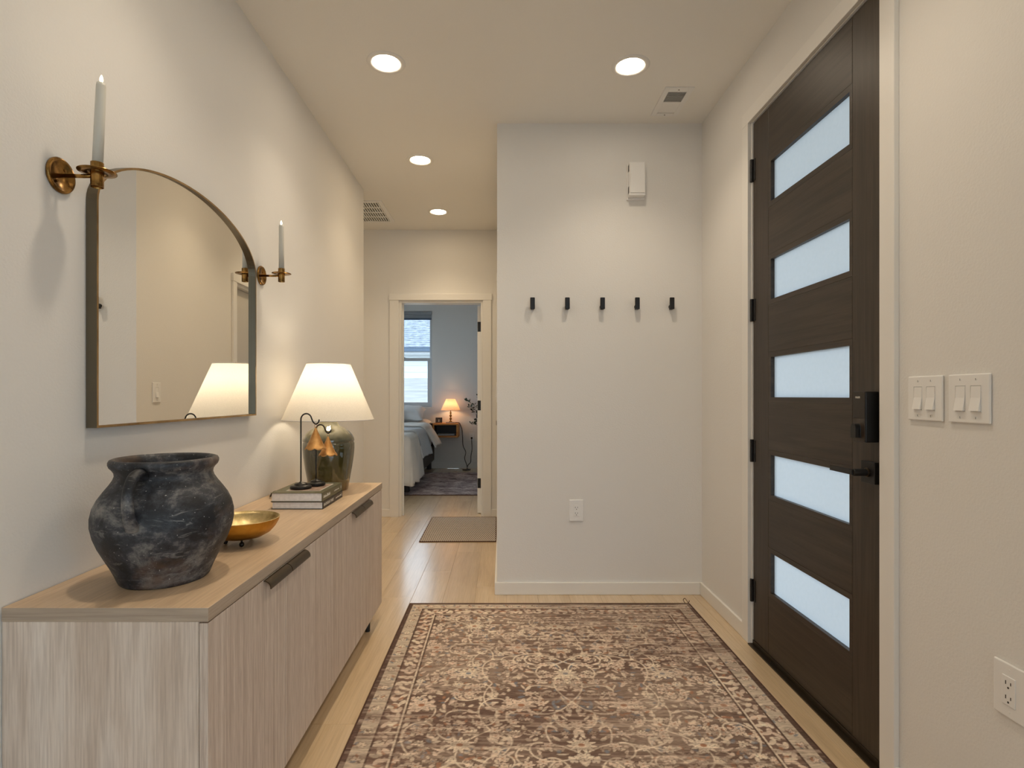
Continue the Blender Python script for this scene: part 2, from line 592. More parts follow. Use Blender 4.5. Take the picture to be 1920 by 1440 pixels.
# ------------------------------------------------------------------ structure: floor of planks
fl = struct('floor', box(-3.6, GX, GY, YW, -0.12, -0.003), 'floor', 'pale oak plank floor running through entry, hall and bedroom', 'floor')
PW, PL = 0.18, 1.22
def plank_mesh(w, l):
    g, e, t = 0.0003, 0.0008, 0.0029
    x0, x1, y0, y1 = g, w - g, g, l - g
    V = [(x0, y0, -t), (x1, y0, -t), (x1, y1, -t), (x0, y1, -t),
         (x0, y0, -e), (x1, y0, -e), (x1, y1, -e), (x0, y1, -e),
         (x0 + e, y0 + e, 0), (x1 - e, y0 + e, 0), (x1 - e, y1 - e, 0), (x0 + e, y1 - e, 0)]
    F = [(8, 9, 10, 11)]
    for a in (0, 4):
        for k in range(4):
            k2 = (k + 1) % 4
            F.append((a + k, a + k2, a + 4 + k2, a + 4 + k))
    return V, F
plank0 = None
nx = 0
x = -1.78
while x < 1.15:
    y = 0.35 + (nx * 0.47) % PL - PL
    while y < YW - 0.05:
        ya, yb = max(y, 0.3), min(y + PL, YW)
        if yb - ya > 0.05 and yb > 0.3:
            if ya == y and yb == y + PL:
                if plank0 is None:
                    plank0 = make('plank', plank_mesh(PW, PL), 'floor', fl)
                    o = plank0
                else:
                    o = plank0.copy()
                    COL.objects.link(o)
                o.location = (x, y, 0)
            else:
                make('plank', plank_mesh(PW, yb - ya), 'floor', fl, loc=(x, ya, 0))
        y += PL
    x += PW
    nx += 1

# ceiling, one slab over all rooms
struct('ceiling', box(-3.6, GX + T, GY - T, YW + T, H, H + 0.1), 'ceil', 'smooth warm white ceiling over entry and hall', 'ceiling')

# walls
struct('wall_left', box(XL - T, XL, GY, YE, 0, H), 'wall', 'long off-white wall behind the sideboard and mirror', 'wall')
struct('wall_back', box(XH, XR + 0.14, YB, YB + T, 0, H), 'wall', 'off-white wall with the row of black coat hooks', 'wall')
DY0, DY1, DZ = 1.665, 2.598, 2.442     # front door rough opening
struct('wall_right', join(box(XR, XR + 0.14, DY1, YB, 0, H), box(XR, XR + 0.14, 0.35, DY0, 0, H), box(XR, XR + 0.14, DY0, DY1, DZ, H)),
       'wall', 'off-white wall around the dark entry door', 'wall')
SY0, SY1 = 4.50, 5.22                   # side door in the hall
struct('wall_hall_right', join(box(XH, XH + T, YB + T, SY0, 0, H), box(XH, XH + T, SY1, YF, 0, H), box(XH, XH + T, SY0, SY1, 2.06, H)),
       'wall', 'hall wall running from the coat-hook wall to the bedroom door', 'wall')
BX0, BX1, BZ = -0.985, -0.195, 2.058    # bedroom door opening
struct('wall_hall_far', join(box(-3.6, BX0, YF, YF + T, 0, H), box(BX1, 1.4, YF, YF + T, 0, H), box(BX0, BX1, YF, YF + T, BZ, H)),
       'wall', 'far hall wall around the open bedroom doorway', 'wall')
struct('wall_hall_end', box(-2.72, -2.6, YE, YF, 0, H), 'wall', 'end wall of the side passage left of the hall', 'wall')
struct('wall_passage', box(-2.6, XL - T, YE - T, YE, 0, H), 'wall', 'wall closing the side passage behind the mirror wall', 'wall')
WX0, WX1, WZ0, WZ1 = -2.05, -1.13, 0.975, 2.50
struct('wall_bedroom_back', join(box(-3.6, WX0, YW, YW + T, 0, H), box(WX1, 1.4, YW, YW + T, 0, H), box(WX0, WX1, YW, YW + T, 0, WZ0), box(WX0, WX1, YW, YW + T, WZ1, H)),
       'wall', 'bedroom wall with the tall window and floating nightstand', 'wall')
struct('wall_bedroom_left', join(box(-3.6, -3.48, YF + T, 5.75, 0, H), box(-3.6, -3.48, 8.35, YW, 0, H), box(-3.6, -3.48, 5.75, 8.35, 0, 0.3), box(-3.6, -3.48, 5.75, 8.35, 2.45, H)),
       'wall', 'bedroom side wall with an added window opening beyond the bed', 'wall')
struct('wall_bedroom_right', box(1.28, 1.4, YF + T, YW, 0, H), 'wall', 'bedroom wall behind the open door', 'wall')
# great room behind the camera, its glazing lets the daylight in
struct('wall_front', box(XR + 0.14, GX, 0.23, 0.35, 0, H), 'wall', 'great room wall running away from the entry', 'wall')
struct('wall_rear', join(box(XL, -0.4, GY - T, GY, 0, H), box(5.2, GX + T, GY - T, GY, 0, H), box(-0.4, 5.2, GY - T, GY, 2.5, H)), 'wall', 'great room rear wall with wide patio opening', 'wall')
struct('wall_side', join(box(GX, GX + T, GY, -4.4, 0, H), box(GX, GX + T, 0.0, 0.35, 0, H), box(GX, GX + T, -4.4, 0.0, 0, 0.25), box(GX, GX + T, -4.4, 0.0, 2.5, H)), 'wall', 'great room side wall with wide window opening', 'wall')

# baseboards
BH, BT = 0.072, 0.014
def baseboard(name, mf, label):
    return struct(name, mf, 'trim', label, 'baseboard', bevel=0.003)
baseboard('baseboard_back', box(XH - BT, XR - BT, YB - BT, YB, 0, BH), 'low white baseboard under the coat-hook wall')
baseboard('baseboard_right', box(XR - BT, XR, 2.652, YB, 0, BH), 'low white baseboard between back wall and entry door')
baseboard('baseboard_front', box(XR - BT, XR, 0.35, 1.62, 0, BH), 'low white baseboard under the light switches')
baseboard('baseboard_left', box(XL, XL + BT, -2.0, YE, 0, BH), 'low white baseboard behind the sideboard')
baseboard('baseboard_hall', box(XH - BT, XH, YB, 4.43, 0, BH), 'low white baseboard along the hall wall')
baseboard('baseboard_far', box(-2.6, -1.062, YF - BT, YF, 0, BH), 'low white baseboard left of the bedroom doorway')
baseboard('baseboard_corner', box(-0.112, XH, YF - BT, YF, 0, BH), 'short white baseboard right of the bedroom doorway')
baseboard('baseboard_bedroom', box(-3.4, 1.28, YW - BT, YW, 0, 0.095), 'white baseboard under the bedroom nightstand')

def trim(name, label, boards, bevel=0.002):
    t = thing(name, label, 'door trim', kind='structure')
    for nm, b in boards:
        make(nm, box(*b), 'trim', t, bevel=bevel)
    return t

CT = 0.016
# entry door casing and jamb
trim('trim_1', 'white casing and jamb framing the dark entry door', [
    ('casing_board', (XR - CT, XR, 2.588, 2.652, 0, 2.426)),
    ('casing_board', (XR - CT, XR, 1.620, 1.684, 0, 2.426)),
    ('head_casing', (XR - CT, XR, 1.620, 2.652, 2.426, 2.490)),
    ('jamb', (XR, XR + 0.14, 2.580, 2.598, 0, 2.442)),
    ('jamb', (XR, XR + 0.14, 1.665, 1.683, 0, 2.442)),
    ('head_jamb', (XR, XR + 0.14, 1.683, 2.580, 2.425, 2.442))])
# bedroom doorway
trim('trim_2', 'white casing and jamb around the bedroom doorway', [
    ('casing_board', (-1.080, -0.996, YF - CT, YF, 0, 2.066)),
    ('casing_board', (-0.190, -0.112, YF - CT, YF, 0, 2.066)),
    ('head_casing', (-1.086, -0.106, YF - CT - 0.003, YF, 2.066, 2.126)),
    ('jamb', (BX0, BX0 + 0.016, YF - 0.001, YF + T, 0, BZ)),
    ('jamb', (BX1 - 0.016, BX1, YF - 0.001, YF + T, 0, BZ)),
    ('head_jamb', (BX0 + 0.016, BX1 - 0.016, YF - 0.001, YF + T, BZ - 0.016, BZ)),
    ('door_stop', (BX0 + 0.016, BX0 + 0.027, YF + 0.05, YF + 0.08, 0, BZ - 0.016))])
# hall side door (seen in the mirror)
trim('trim_3', 'white casing around the hall side door seen in the mirror', [
    ('casing_board', (XH - CT, XH, 4.43, 4.494, 0, 2.068)),
    ('casing_board', (XH - CT, XH, 5.226, 5.284, 0, 2.068)),
    ('head_casing', (XH - CT - 0.003, XH, 4.424, 5.29, 2.068, 2.13)),
    ('jamb', (XH, XH + T, SY0, SY0 + 0.016, 0, 2.06)),
    ('jamb', (XH, XH + T, SY1 - 0.016, SY1, 0, 2.06)),
    ('head_jamb', (XH, XH + T, SY0 + 0.016, SY1 - 0.016, 2.044, 2.06))])

# ------------------------------------------------------------------ entry door
DX = 1.163                      # inner face
d1 = thing('door_1', 'tall dark brown entry door with five frosted glass lites', 'door', (DX, 2.13, 0), kind='structure')
dy0, dy1, dz0, dz1 = 1.688 - 2.13, 2.575 - 2.13, 0.024, 2.418
TH = 0.044
sy_near, sy_far = 1.846 - 2.13, 2.430 - 2.13       # stile inner edges
gy0, gy1 = 1.862 - 2.13, 2.408 - 2.13              # glass opening
gz = [(0.297 + k * 0.4257, 0.472 + k * 0.4257) for k in range(5)]
gp = 0.0
make('stile', box(0, TH, dy0, sy_near - gp, dz0, dz1), 'doorwood_z', d1, bevel=0.0015)
make('stile', box(0, TH, sy_far + gp, dy1, dz0, dz1), 'doorwood_z', d1, bevel=0.002)
edges = [dz0] + [q for a, b in gz for q in (a - 0.021, b + 0.021)] + [dz1]
for k in range(6):
    make('rail', box(0, TH, sy_near, sy_far, edges[2 * k] + (gp if k else 0), edges[2 * k + 1] - (gp if k < 5 else 0)), 'doorwood_y', d1, bevel=0.002)
for a, b in gz:
    lf = make('lite_frame', join(box(0.0, TH, sy_near, sy_far, a - 0.021, a), box(0.0, TH, sy_near, sy_far, b, b + 0.021),
                            box(0.0, TH, sy_near, gy0, a, b), box(0.0, TH, gy1, sy_far, a, b)), 'doorwood_y', d1)
    pv, pf = box(0.016, 0.022, gy0, gy1, a, b)
    pn = make('pane', (pv, pf), 'frosted', lf, label='frosted glass lite')
    pn.data.materials.append(M['glass'])
    for q in pn.data.polygons:
        if q.normal.x > -0.5:
            q.material_index = 1
for zc in (2.20, 1.552, 0.900, 0.252):
    hg = make('hinge', join(cyl(0.0075, zc - 0.052, zc + 0.052, 14, c=(-0.006, dy1 + 0.004, 0)), box(-0.003, 0.002, dy1 - 0.022, dy1 + 0.012, zc - 0.05, zc + 0.05)), 'black', d1, bevel=0.001)
make('door_sweep', box(-0.004, 0.05, dy0, dy1, 0.006, 0.024), 'bronze', d1, bevel=0.001)
# smart deadbolt
ly0, ly1 = 1.713 - 2.13, 1.776 - 2.13
lk = make('deadbolt_housing', box(-0.043, -0.001, ly0, ly1, 1.010, 1.168), 'black', d1, bevel=0.003, label='black rectangular deadbolt housing with thumb turn')
make('cover_plate', box(-0.0445, -0.0425, ly0 + 0.002, ly1 - 0.002, 1.086, 1.166), plain('dark_lock_face', (0.032, 0.025, 0.019), 0.4, 0.3), lk, bevel=0.0005)
make('lower_plate', box(-0.0445, -0.0425, ly0 + 0.002, ly1 - 0.002, 1.012, 1.084), M['doorwood_z'], lk, bevel=0.0005)
yc = (ly0 + ly1) / 2
turn = [(yc - 0.011, 1.024), (yc + 0.011, 1.024)] + [(yc + 0.011 * math.cos(a), 1.054 + 0.013 * math.sin(a)) for a in [k * PI / 10 for k in range(11)]]
V = [(-0.0445, y, z) for y, z in turn] + [(-0.062, y, z) for y, z in turn]
n = len(turn)
F = [tuple(range(n)), tuple(range(2 * n - 1, n - 1, -1))] + [(k, (k + 1) % n, n + (k + 1) % n, n + k) for k in range(n)]
make('thumb_turn', (V, F), 'black', lk, bevel=0.0015)
text_mesh('lettering', 'PHILIPS', 0.0085, 'print', lk, (-0.0449, yc + 0.0155, 1.1495), (PI / 2, 0, -PI / 2), 0.85, 0.0002)
# lever
lv_y, lv_z = 1.745 - 2.13, 0.914
rs = make('rosette', box(-0.016, -0.0005, lv_y - 0.033, lv_y + 0.033, lv_z - 0.034, lv_z + 0.034), 'black', d1, bevel=0.0015, label='square black lever rosette')
lv = make('lever', join(cyl(0.0115, -0.062, -0.014, 24, 'X', (0, lv_y, lv_z), 0.001), box(-0.066, -0.054, lv_y, lv_y + 0.118, lv_z - 0.008, lv_z + 0.008)), 'black', d1, bevel=0.001)
make('collar', lathe([(0.0115, -0.022), (0.0145, -0.021), (0.0145, -0.017), (0.0115, -0.016)], 24, 'X', (0, lv_y, lv_z), closed=True), 'bronze', lv)
tag(make('threshold', box(XR - 0.02, XR + 0.16, 1.683, 2.580, 0.0, 0.006), 'bronze', bevel=0.001), 'dark metal threshold under the entry door', 'threshold', kind='structure')

# bedroom door, swung open into the bedroom
d2 = thing('door_2', 'white bedroom door standing open on the right jamb', 'door', (-0.214, YF + T + 0.004, 0), (0, 0, math.radians(-3)), kind='structure')
make('leaf', box(-0.036, 0.0, 0.0, 0.755, 0.008, 2.034), 'trim', d2, bevel=0.002)
for zc in (1.83, 1.06, 0.30):
    hz = make('hinge', join(box(-0.034, -0.001, -0.003, -0.0002, zc - 0.048, zc + 0.048), cyl(0.007, zc - 0.048, zc + 0.048, 12, c=(0.001, -0.006, 0))), 'black', d2, bevel=0.002)
make('door_knob', join(cyl(0.026, 0.0, 0.006, 24, 'X', (-0.045, 0.69, 0.93)), cyl(0.009, -0.05, 0.0, 16, 'X', (-0.04, 0.69, 0.93)), cyl(0.024, -0.075, -0.05, 24, 'X', (-0.04, 0.69, 0.93), 0.006)), 'black', d2)

# hall side door, closed
d3 = thing('door_3', 'pale closed hall door reflected at the right of the mirror', 'door', (XH + 0.045, (SY0 + SY1) / 2, 0), kind='structure')
w = (SY1 - SY0) / 2 - 0.018
make('leaf', box(0.0, 0.036, -w, w, 0.008, 2.04), 'shaded_door', d3, bevel=0.002)
for a, b in ((0.25, 1.0), (1.12, 1.9)):
    make('panel', box(-0.004, 0.002, -w + 0.1, w - 0.1, a, b), 'shaded_door', d3, bevel=0.003)
make('door_knob', join(cyl(0.026, -0.006, 0.0, 24, 'X', (0, -w + 0.06, 0.93)), cyl(0.009, -0.045, 0.0, 16, 'X', (0, -w + 0.06, 0.93)), cyl(0.024, -0.066, -0.042, 24, 'X', (0, -w + 0.06, 0.93), 0.006)), 'black', d3)

# ------------------------------------------------------------------ bedroom window
w1 = thing('window_1', 'tall single-hung bedroom window over the bed', 'window', ((WX0 + WX1) / 2, YW, WZ0), kind='structure')
hw, hh = (WX1 - WX0) / 2, WZ1 - WZ0
make('frame', join(box(-hw, -hw + 0.035, 0.03, 0.10, 0, hh), box(hw - 0.035, hw, 0.03, 0.10, 0, hh), box(-hw + 0.035, hw - 0.035, 0.03, 0.10, 0, 0.035), box(-hw + 0.035, hw - 0.035, 0.03, 0.10, hh - 0.035, hh)), 'vinyl', w1, bevel=0.003)
mid = 1.738 - WZ0
s_up = make('upper_sash', join(box(-hw + 0.035, -hw + 0.042, 0.07, 0.09, mid, hh - 0.035), box(hw - 0.042, hw - 0.035, 0.07, 0.09, mid, hh - 0.035), box(-hw + 0.042, hw - 0.042, 0.07, 0.09, mid - 0.02, mid + 0.02), box(-hw + 0.042, hw - 0.042, 0.07, 0.09, hh - 0.05, hh - 0.035)), 'vinyl', w1, bevel=0.002)
make('pane', box(-hw + 0.042, hw - 0.042, 0.078, 0.082, mid + 0.02, hh - 0.05), 'glass', s_up)
s_lo = make('lower_sash', join(box(-hw + 0.035, -hw + 0.075, 0.04, 0.068, 0.035, mid + 0.02), box(hw - 0.075, hw - 0.035, 0.04, 0.068, 0.035, mid + 0.02), box(-hw + 0.075, hw - 0.075, 0.04, 0.068, 0.035, 0.075), box(-hw + 0.075, hw - 0.075, 0.04, 0.068, mid - 0.028, mid + 0.02)), 'vinyl', w1, bevel=0.002)
make('pane', box(-hw + 0.075, hw - 0.075, 0.052, 0.056, 0.075, mid - 0.028), 'glass', s_lo)
make('sash_latch', box(-0.03, 0.03, 0.03, 0.05, mid + 0.02, mid + 0.034), 'vinyl', s_lo, bevel=0.003)
make('sill', box(-hw, hw, -0.012, 0.03, -0.02, 0.0), 'trim', w1, bevel=0.003)
bl = make('roller_blind', join(cyl(0.026, -hw + 0.006, hw - 0.006, 20, 'X', (0, 0.0, hh - 0.028)), box(-hw + 0.01, hw - 0.01, 0.018, 0.020, hh - 0.105, hh - 0.01)), 'blind', w1, label='rolled-up grey roller blind')
make('hem_bar', box(-hw + 0.01, hw - 0.01, 0.014, 0.024, hh - 0.135, hh - 0.105), 'gutter', bl, bevel=0.002)
# second bedroom window, added out of view to let in more daylight
w2 = thing('added_window', 'wide unseen window added on the bedroom side wall for daylight', 'window', (-3.54, 7.05, 0.3), kind='structure')
make('frame', join(box(-0.04, 0.04, -1.3, -1.26, 0, 2.15), box(-0.04, 0.04, 1.26, 1.3, 0, 2.15), box(-0.04, 0.04, -1.26, 1.26, 0, 0.04), box(-0.04, 0.04, -1.26, 1.26, 2.11, 2.15), box(-0.04, 0.04, -0.02, 0.02, 0.04, 2.11)), 'vinyl', w2, bevel=0.003)
for a, b in ((-1.26, -0.02), (0.02, 1.26)):
    make('pane', box(-0.003, 0.003, a, b, 0.04, 2.11), 'glass', w2)
# great room glazing
w3 = thing('window_3', 'wide glazed patio doors in the great room', 'window', (2.4, GY - 0.06, 0), kind='structure')
make('frame', join(box(-2.8, 2.8, -0.04, 0.04, 2.44, 2.5), box(-2.8, 2.8, -0.04, 0.04, 0, 0.04), *[box(q - 0.03, q + 0.03, -0.04, 0.04, 0.04, 2.44) for q in (-2.77, -1.385, 0, 1.385, 2.77)]), 'black', w3, bevel=0.003)
for q in (-2.77, -1.385, 0, 1.385):
    make('pane', box(q + 0.03, q + 1.355, -0.003, 0.003, 0.04, 2.44), 'glass', w3)
w4 = thing('window_4', 'wide window in the great room side wall', 'window', (GX + 0.06, -2.2, 0.25), kind='structure')
make('frame', join(box(-0.04, 0.04, -2.2, 2.2, 2.19, 2.25), box(-0.04, 0.04, -2.2, 2.2, 0, 0.06), *[box(-0.04, 0.04, q - 0.03, q + 0.03, 0.06, 2.19) for q in (-2.17, -0.72, 0.72, 2.17)]), 'black', w4, bevel=0.003)
for q in (-2.17, -0.72, 0.72):
    make('pane', box(-0.003, 0.003, q + 0.03, q + 1.41, 0.06, 2.19), 'glass', w4)

# ------------------------------------------------------------------ outdoors
tag(make('yard_ground', box(-30, 30, -30, 40, -0.40, -0.25), 'concrete'), 'pale ground outside the house', 'ground', kind='structure')
nh = thing('neighbor_house', 'pale sided house with mottled shingle roof seen through the bedroom window', 'house', (-1.7, 16.8, -0.25))
make('wall', box(-7, 7, 0.03, 4.0, 0, 2.72), 'siding', nh)
for k in range(13):
    z = 0.12 + k * 0.2
    make('siding_plank', ([(-7, 0.004, z), (7, 0.004, z), (7, 0.024, z + 0.205), (-7, 0.024, z + 0.205), (-7, 0.03, z), (7, 0.03, z), (7, 0.03, z + 0.205), (-7, 0.03, z + 0.205)],
                          [(0, 1, 2, 3), (0, 4, 5, 1), (3, 2, 6, 7), (0, 3, 7, 4), (1, 5, 6, 2)]), 'siding', nh)
make('fascia', box(-7.2, 7.2, -0.36, -0.32, 2.63, 2.83), 'vinyl', nh)
make('soffit', box(-7.2, 7.2, -0.32, 0.03, 2.72, 2.74), 'vinyl', nh)
make('gutter', join(box(-7.2, 7.2, -0.46, -0.36, 2.71, 2.82), box(-7.2, 7.2, -0.47, -0.36, 2.815, 2.835)), 'gutter', nh, bevel=0.01)
V, F = [], []
rs_ = 0.42
for k in range(26):
    y0, y1 = -0.42 + k * 0.2, -0.42 + (k + 1) * 0.2
    z0, z1 = 2.86 + (y0 + 0.42) * rs_, 2.86 + (y1 + 0.42) * rs_
    o = len(V)
    V += [(-7.3, y0, z0), (7.3, y0, z0), (7.3, y1, z1 - 0.012), (-7.3, y1, z1 - 0.012), (-7.3, y0, z0 - 0.03), (7.3, y0, z0 - 0.03)]
    F += [(o, o + 1, o + 2, o + 3), (o + 4, o + 5, o + 1, o)]
make('roof', (V, F), 'shingle', nh)
fe = thing('yard_fence', 'weathered horizontal board fence below the neighboring roof', 'fence', (-1.7, 14.0, -0.25))
zz = 0.05
for k in range(6):
    hgt = 0.29
    make('fence_board', box(-5, 5, -0.012, 0.012, zz, zz + hgt), 'fence', fe, bevel=0.004)
    zz += hgt + 0.012
for k in range(5):
    make('fence_post', box(-4.9 + k * 2.42, -4.8 + k * 2.42, 0.012, 0.11, 0, 1.85), 'fence', fe, bevel=0.004)

# ------------------------------------------------------------------ ceiling downlights
def downlight(x, y, label, lens='lens'):
    t = thing('recessed_downlight', label, 'ceiling light', (x, y, H), group='recessed ceiling downlights')
    o = make('trim_ring', lathe([(0.0915, 0.0), (0.090, -0.0035), (0.083, -0.006), (0.072, -0.0055), (0.066, -0.003), (0.064, -0.0005), (0.064, 0.0)], 48), 'trim', t, smooth=True)
    make('lens', lathe([(0, -0.0022), (0.0645, -0.0018)], 28), lens, t)
    ld = bpy.data.lights.new('downlight_beam', 'SPOT')
    ld.energy = CAN_SPOT
    ld.color = (1.0, 0.79, 0.53) if lens == 'lens_hall' else (1.0, 0.845, 0.65)
    ld.spot_size = math.radians(118)
    ld.spot_blend = 1.0
    ld.shadow_soft_size = 0.055
    lo = bpy.data.objects.new('downlight_beam', ld)
    COL.objects.link(lo)
    lo.parent = t
    lo.location = (0, 0, -0.012)
    return t
downlight(-0.556, 2.640, 'lit round downlight above the mirror wall, nearest on the left')
downlight(0.612, 2.665, 'lit round downlight between mirror wall and ceiling register, by the entry door')
downlight(-0.556, 3.729, 'lit round downlight in the middle of the hall ceiling', 'lens_hall')
downlight(-0.556, 4.778, 'lit round downlight nearest the bedroom doorway', 'lens_hall')
downlight(-1.95, 4.778, 'added unseen fill downlight in the side passage ceiling beyond the return grille', 'lens_hall')  # added out of view to brighten the far hall wall
downlight(-0.556, 1.490, 'lit round downlight over the near end of the sideboard')
downlight(0.612, 1.490, 'lit round downlight over the near end of the entry door')
gl = 0
for yy in (-0.2, -2.4):  # fill downlights added behind the camera to brighten the entry
    for xx in (-0.3, 1.5, 3.3):
        if xx < 0 and yy > -1:
            gl += 1
            continue
        downlight(xx, yy, 'added unseen fill downlight in the great room ceiling, %s row, %s' % (['first', 'second', 'third'][gl // 3], ['by the mirror wall', 'in the middle', 'by the side window'][gl % 3]))
        gl += 1

# ceiling register near the back wall
rg = thing('ceiling_register', 'small white ceiling air register near the entry door corner', 'vent', (0.909, 2.990, H))
make('frame', join(box(-0.075, -0.048, -0.145, 0.145, -0.006, 0), box(0.048, 0.075, -0.145, 0.145, -0.006, 0), box(-0.048, 0.048, -0.145, -0.105, -0.006, 0), box(-0.048, 0.048, 0.112, 0.145, -0.006, 0), box(-0.048, 0.048, -0.005, 0.005, -0.006, 0)), 'plate', rg, bevel=0.001)
make('duct_backing', box(-0.048, 0.048, -0.105, 0.112, -0.0012, -0.0002), 'slot', rg)
for k in range(9):
    y = -0.099 + k * 0.0111
    V, F = box(-0.048, 0.048, -0.0008, 0.0008, -0.005, 0.005)
    a = math.radians(-30)
    V = [(x, y + yy * math.cos(a) - z * math.sin(a) * 0.6, -0.0042 + (yy * math.sin(a) + z * math.cos(a)) * 0.55) for x, yy, z in V]
    make('louver', (V, F), 'plate', rg)
for k in range(9):
    y = 0.013 + k * 0.0111
    V, F = box(-0.048, 0.048, -0.0008, 0.0008, -0.005, 0.005)
    a = math.radians(48)
    V = [(x, y + yy * math.cos(a) - z * math.sin(a) * 1.1, -0.0042 + (yy * math.sin(a) + z * math.cos(a)) * 0.55) for x, yy, z in V]
    make('louver', (V, F), 'plate', rg)
for y in (-0.126, 0.129):
    make('screw', cyl(0.0035, -0.0072, -0.006, 10, c=(0, y, 0)), 'bronze', rg)

# return grille in the side passage
gr = thing('return_grille', 'large white slatted return grille in the hall ceiling', 'vent', (-1.265, 4.780, H))
make('frame', join(box(-0.28, -0.245, -0.276, 0.276, -0.008, 0), box(0.245, 0.28, -0.276, 0.276, -0.008, 0), box(-0.245, 0.245, -0.276, -0.240, -0.008, 0), box(-0.245, 0.245, 0.240, 0.276, -0.008, 0)), 'plate', gr, bevel=0.001)
make('duct_backing', box(-0.245, 0.245, -0.24, 0.24, -0.0012, -0.0002), 'slot', gr)
for k in range(3):
    y = -0.12 + k * 0.12
    make('cross_bar', box(-0.245, 0.245, y - 0.009, y + 0.009, -0.0075, -0.0012), 'plate', gr)
for r in range(4):
    y0 = -0.238 + r * 0.12
    make('fin_row', join(*[box(-0.24 + k * 0.0205, -0.24 + k * 0.0205 + 0.009, y0 + 0.006, y0 + 0.112, -0.007, -0.0012) for k in range(24)]), 'plate', gr)

# ------------------------------------------------------------------ sideboard
SX0, SX1, SY_0, SY_1, SZ = -1.071, -0.629, 1.184, 2.890, 0.702
sb = thing('sideboard', 'long pale oak sideboard with four doors against the left wall', 'sideboard', (-0.845, 2.037, 0))
ox, oy = -0.845, 2.037
top = make('top', box(SX0 - ox, SX1 - ox, SY_0 - oy, SY_1 - oy, SZ - 0.030, SZ), 'oak_y', sb, bevel=0.0012)
top.data.materials.append(M['oak_edge'])
top.data.materials.append(M['oak_edge_x'])
for q in top.data.polygons:
    if abs(q.normal.z) < 0.5:
        q.material_index = 2 if abs(q.normal.y) > 0.5 else 1
make('body', join(box(SX0 - ox, -0.651 - ox, SY_0 + 0.002 - oy, SY_0 + 0.020 - oy, 0.082, SZ - 0.0305), box(SX0 - ox, -0.651 - ox, SY_1 - 0.020 - oy, SY_1 - 0.002 - oy, 0.082, SZ - 0.0305),
                  box(SX0 - ox, -0.651 - ox, SY_0 + 0.020 - oy, SY_1 - 0.020 - oy, 0.082, 0.100), box(SX0 - ox, SX0 + 0.01 - ox, SY_0 + 0.02 - oy, SY_1 - 0.02 - oy, 0.1, SZ - 0.0305),
                  box(SX0 - ox, -0.655 - ox, 2.037 - 0.009 - oy, 2.037 + 0.009 - oy, 0.1, SZ - 0.0305)), 'oak_z', sb, bevel=0.0008)
dw = (SY_1 - SY_0 - 0.004) / 4
for k in range(4):
    y0 = SY_0 + 0.002 + k * dw
    yc = y0 + dw / 2
    dr = make('door', box(-0.0095, 0.0095, -dw / 2 + 0.0012, dw / 2 - 0.0012, 0.080, SZ - 0.034), 'oak_door', sb, loc=(-0.6405 - ox, yc - oy, 0), bevel=0.0008)
    # curved edge pull near the meeting edge of each pair
    hl = 0.148
    ya = dw / 2 - hl - 0.0016 if k % 2 == 0 else -dw / 2 + 0.0016
    zt = SZ - 0.0345
    arc = [(0.0095, zt - 0.0005)] + [(0.010 + 0.020 * math.sin(a), zt - 0.020 + 0.020 * math.cos(a)) for a in [i * PI / 2 / 8 * 1.08 for i in range(9)]]
    arc_in = [(0.010 + 0.0175 * math.sin(a), zt - 0.020 + 0.0175 * math.cos(a)) for a in [i * PI / 2 / 8 * 1.08 for i in range(9)]][::-1] + [(0.0095, zt - 0.0027)]
    make('handle', prism_y(arc + arc_in, ya, ya + hl), 'bronze', dr, label='dark bronze curved edge pull')
for x in (SX0 + 0.05, -0.664):
    for y in (SY_0 + 0.17, SY_1 - 0.17):
        make('leg', join(cyl(0.0125, 0.0, 0.082, 20, c=(x - ox, y - oy, 0), e=0.001)), 'black', sb, smooth=False)

# ------------------------------------------------------------------ pottery jar
pot = thing('pottery_jar', 'large blackened clay jar with handles on the sideboard', 'jar', (-0.842, 1.384, SZ))
prof = [(0, 0), (0.093, 0), (0.0975, 0.004), (0.101, 0.012), (0.106, 0.025), (0.115, 0.045), (0.127, 0.068), (0.139, 0.092), (0.1485, 0.118), (0.1535, 0.142), (0.1535, 0.163), (0.149, 0.185),
        (0.140, 0.205), (0.128, 0.223), (0.117, 0.238), (0.1095, 0.250), (0.106, 0.260), (0.107, 0.268), (0.1115, 0.275), (0.117, 0.281), (0.1195, 0.287), (0.1195, 0.293), (0.117, 0.298), (0.1125, 0.300),
        (0.108, 0.299), (0.1035, 0.294), (0.100, 0.285), (0.097, 0.268), (0.097, 0.255), (0.105, 0.238), (0.125, 0.21), (0.140, 0.17), (0.140, 0.14), (0.12, 0.08), (0.09, 0.025), (0, 0.015)]
n = 72
V, F = lathe(prof, n)
V = [(x * (1 + 0.008 * math.sin(2 * math.atan2(y, x) + 9 * z) + 0.004 * math.sin(5 * math.atan2(y, x) - 20 * z)), y * (1 + 0.008 * math.sin(2 * math.atan2(y, x) + 9 * z) + 0.004 * math.sin(5 * math.atan2(y, x) - 20 * z)), z) for x, y, z in V]
make('body', (V, F), 'pottery', pot, smooth=True)
for sgn in (1, -1):
    dx, dy = 0.114 * sgn, -0.993 * sgn
    pr = [(0.098, 0.262), (0.122, 0.276), (0.147, 0.270), (0.163, 0.250), (0.170, 0.222), (0.168, 0.195), (0.160, 0.172), (0.148, 0.155)]
    make('handle', tube([(r * dx, r * dy, z) for r, z in pr], [0.015, 0.0125, 0.012, 0.0125, 0.0135, 0.016], 14, 0.8, smooth=6), 'pottery', pot, smooth=True)

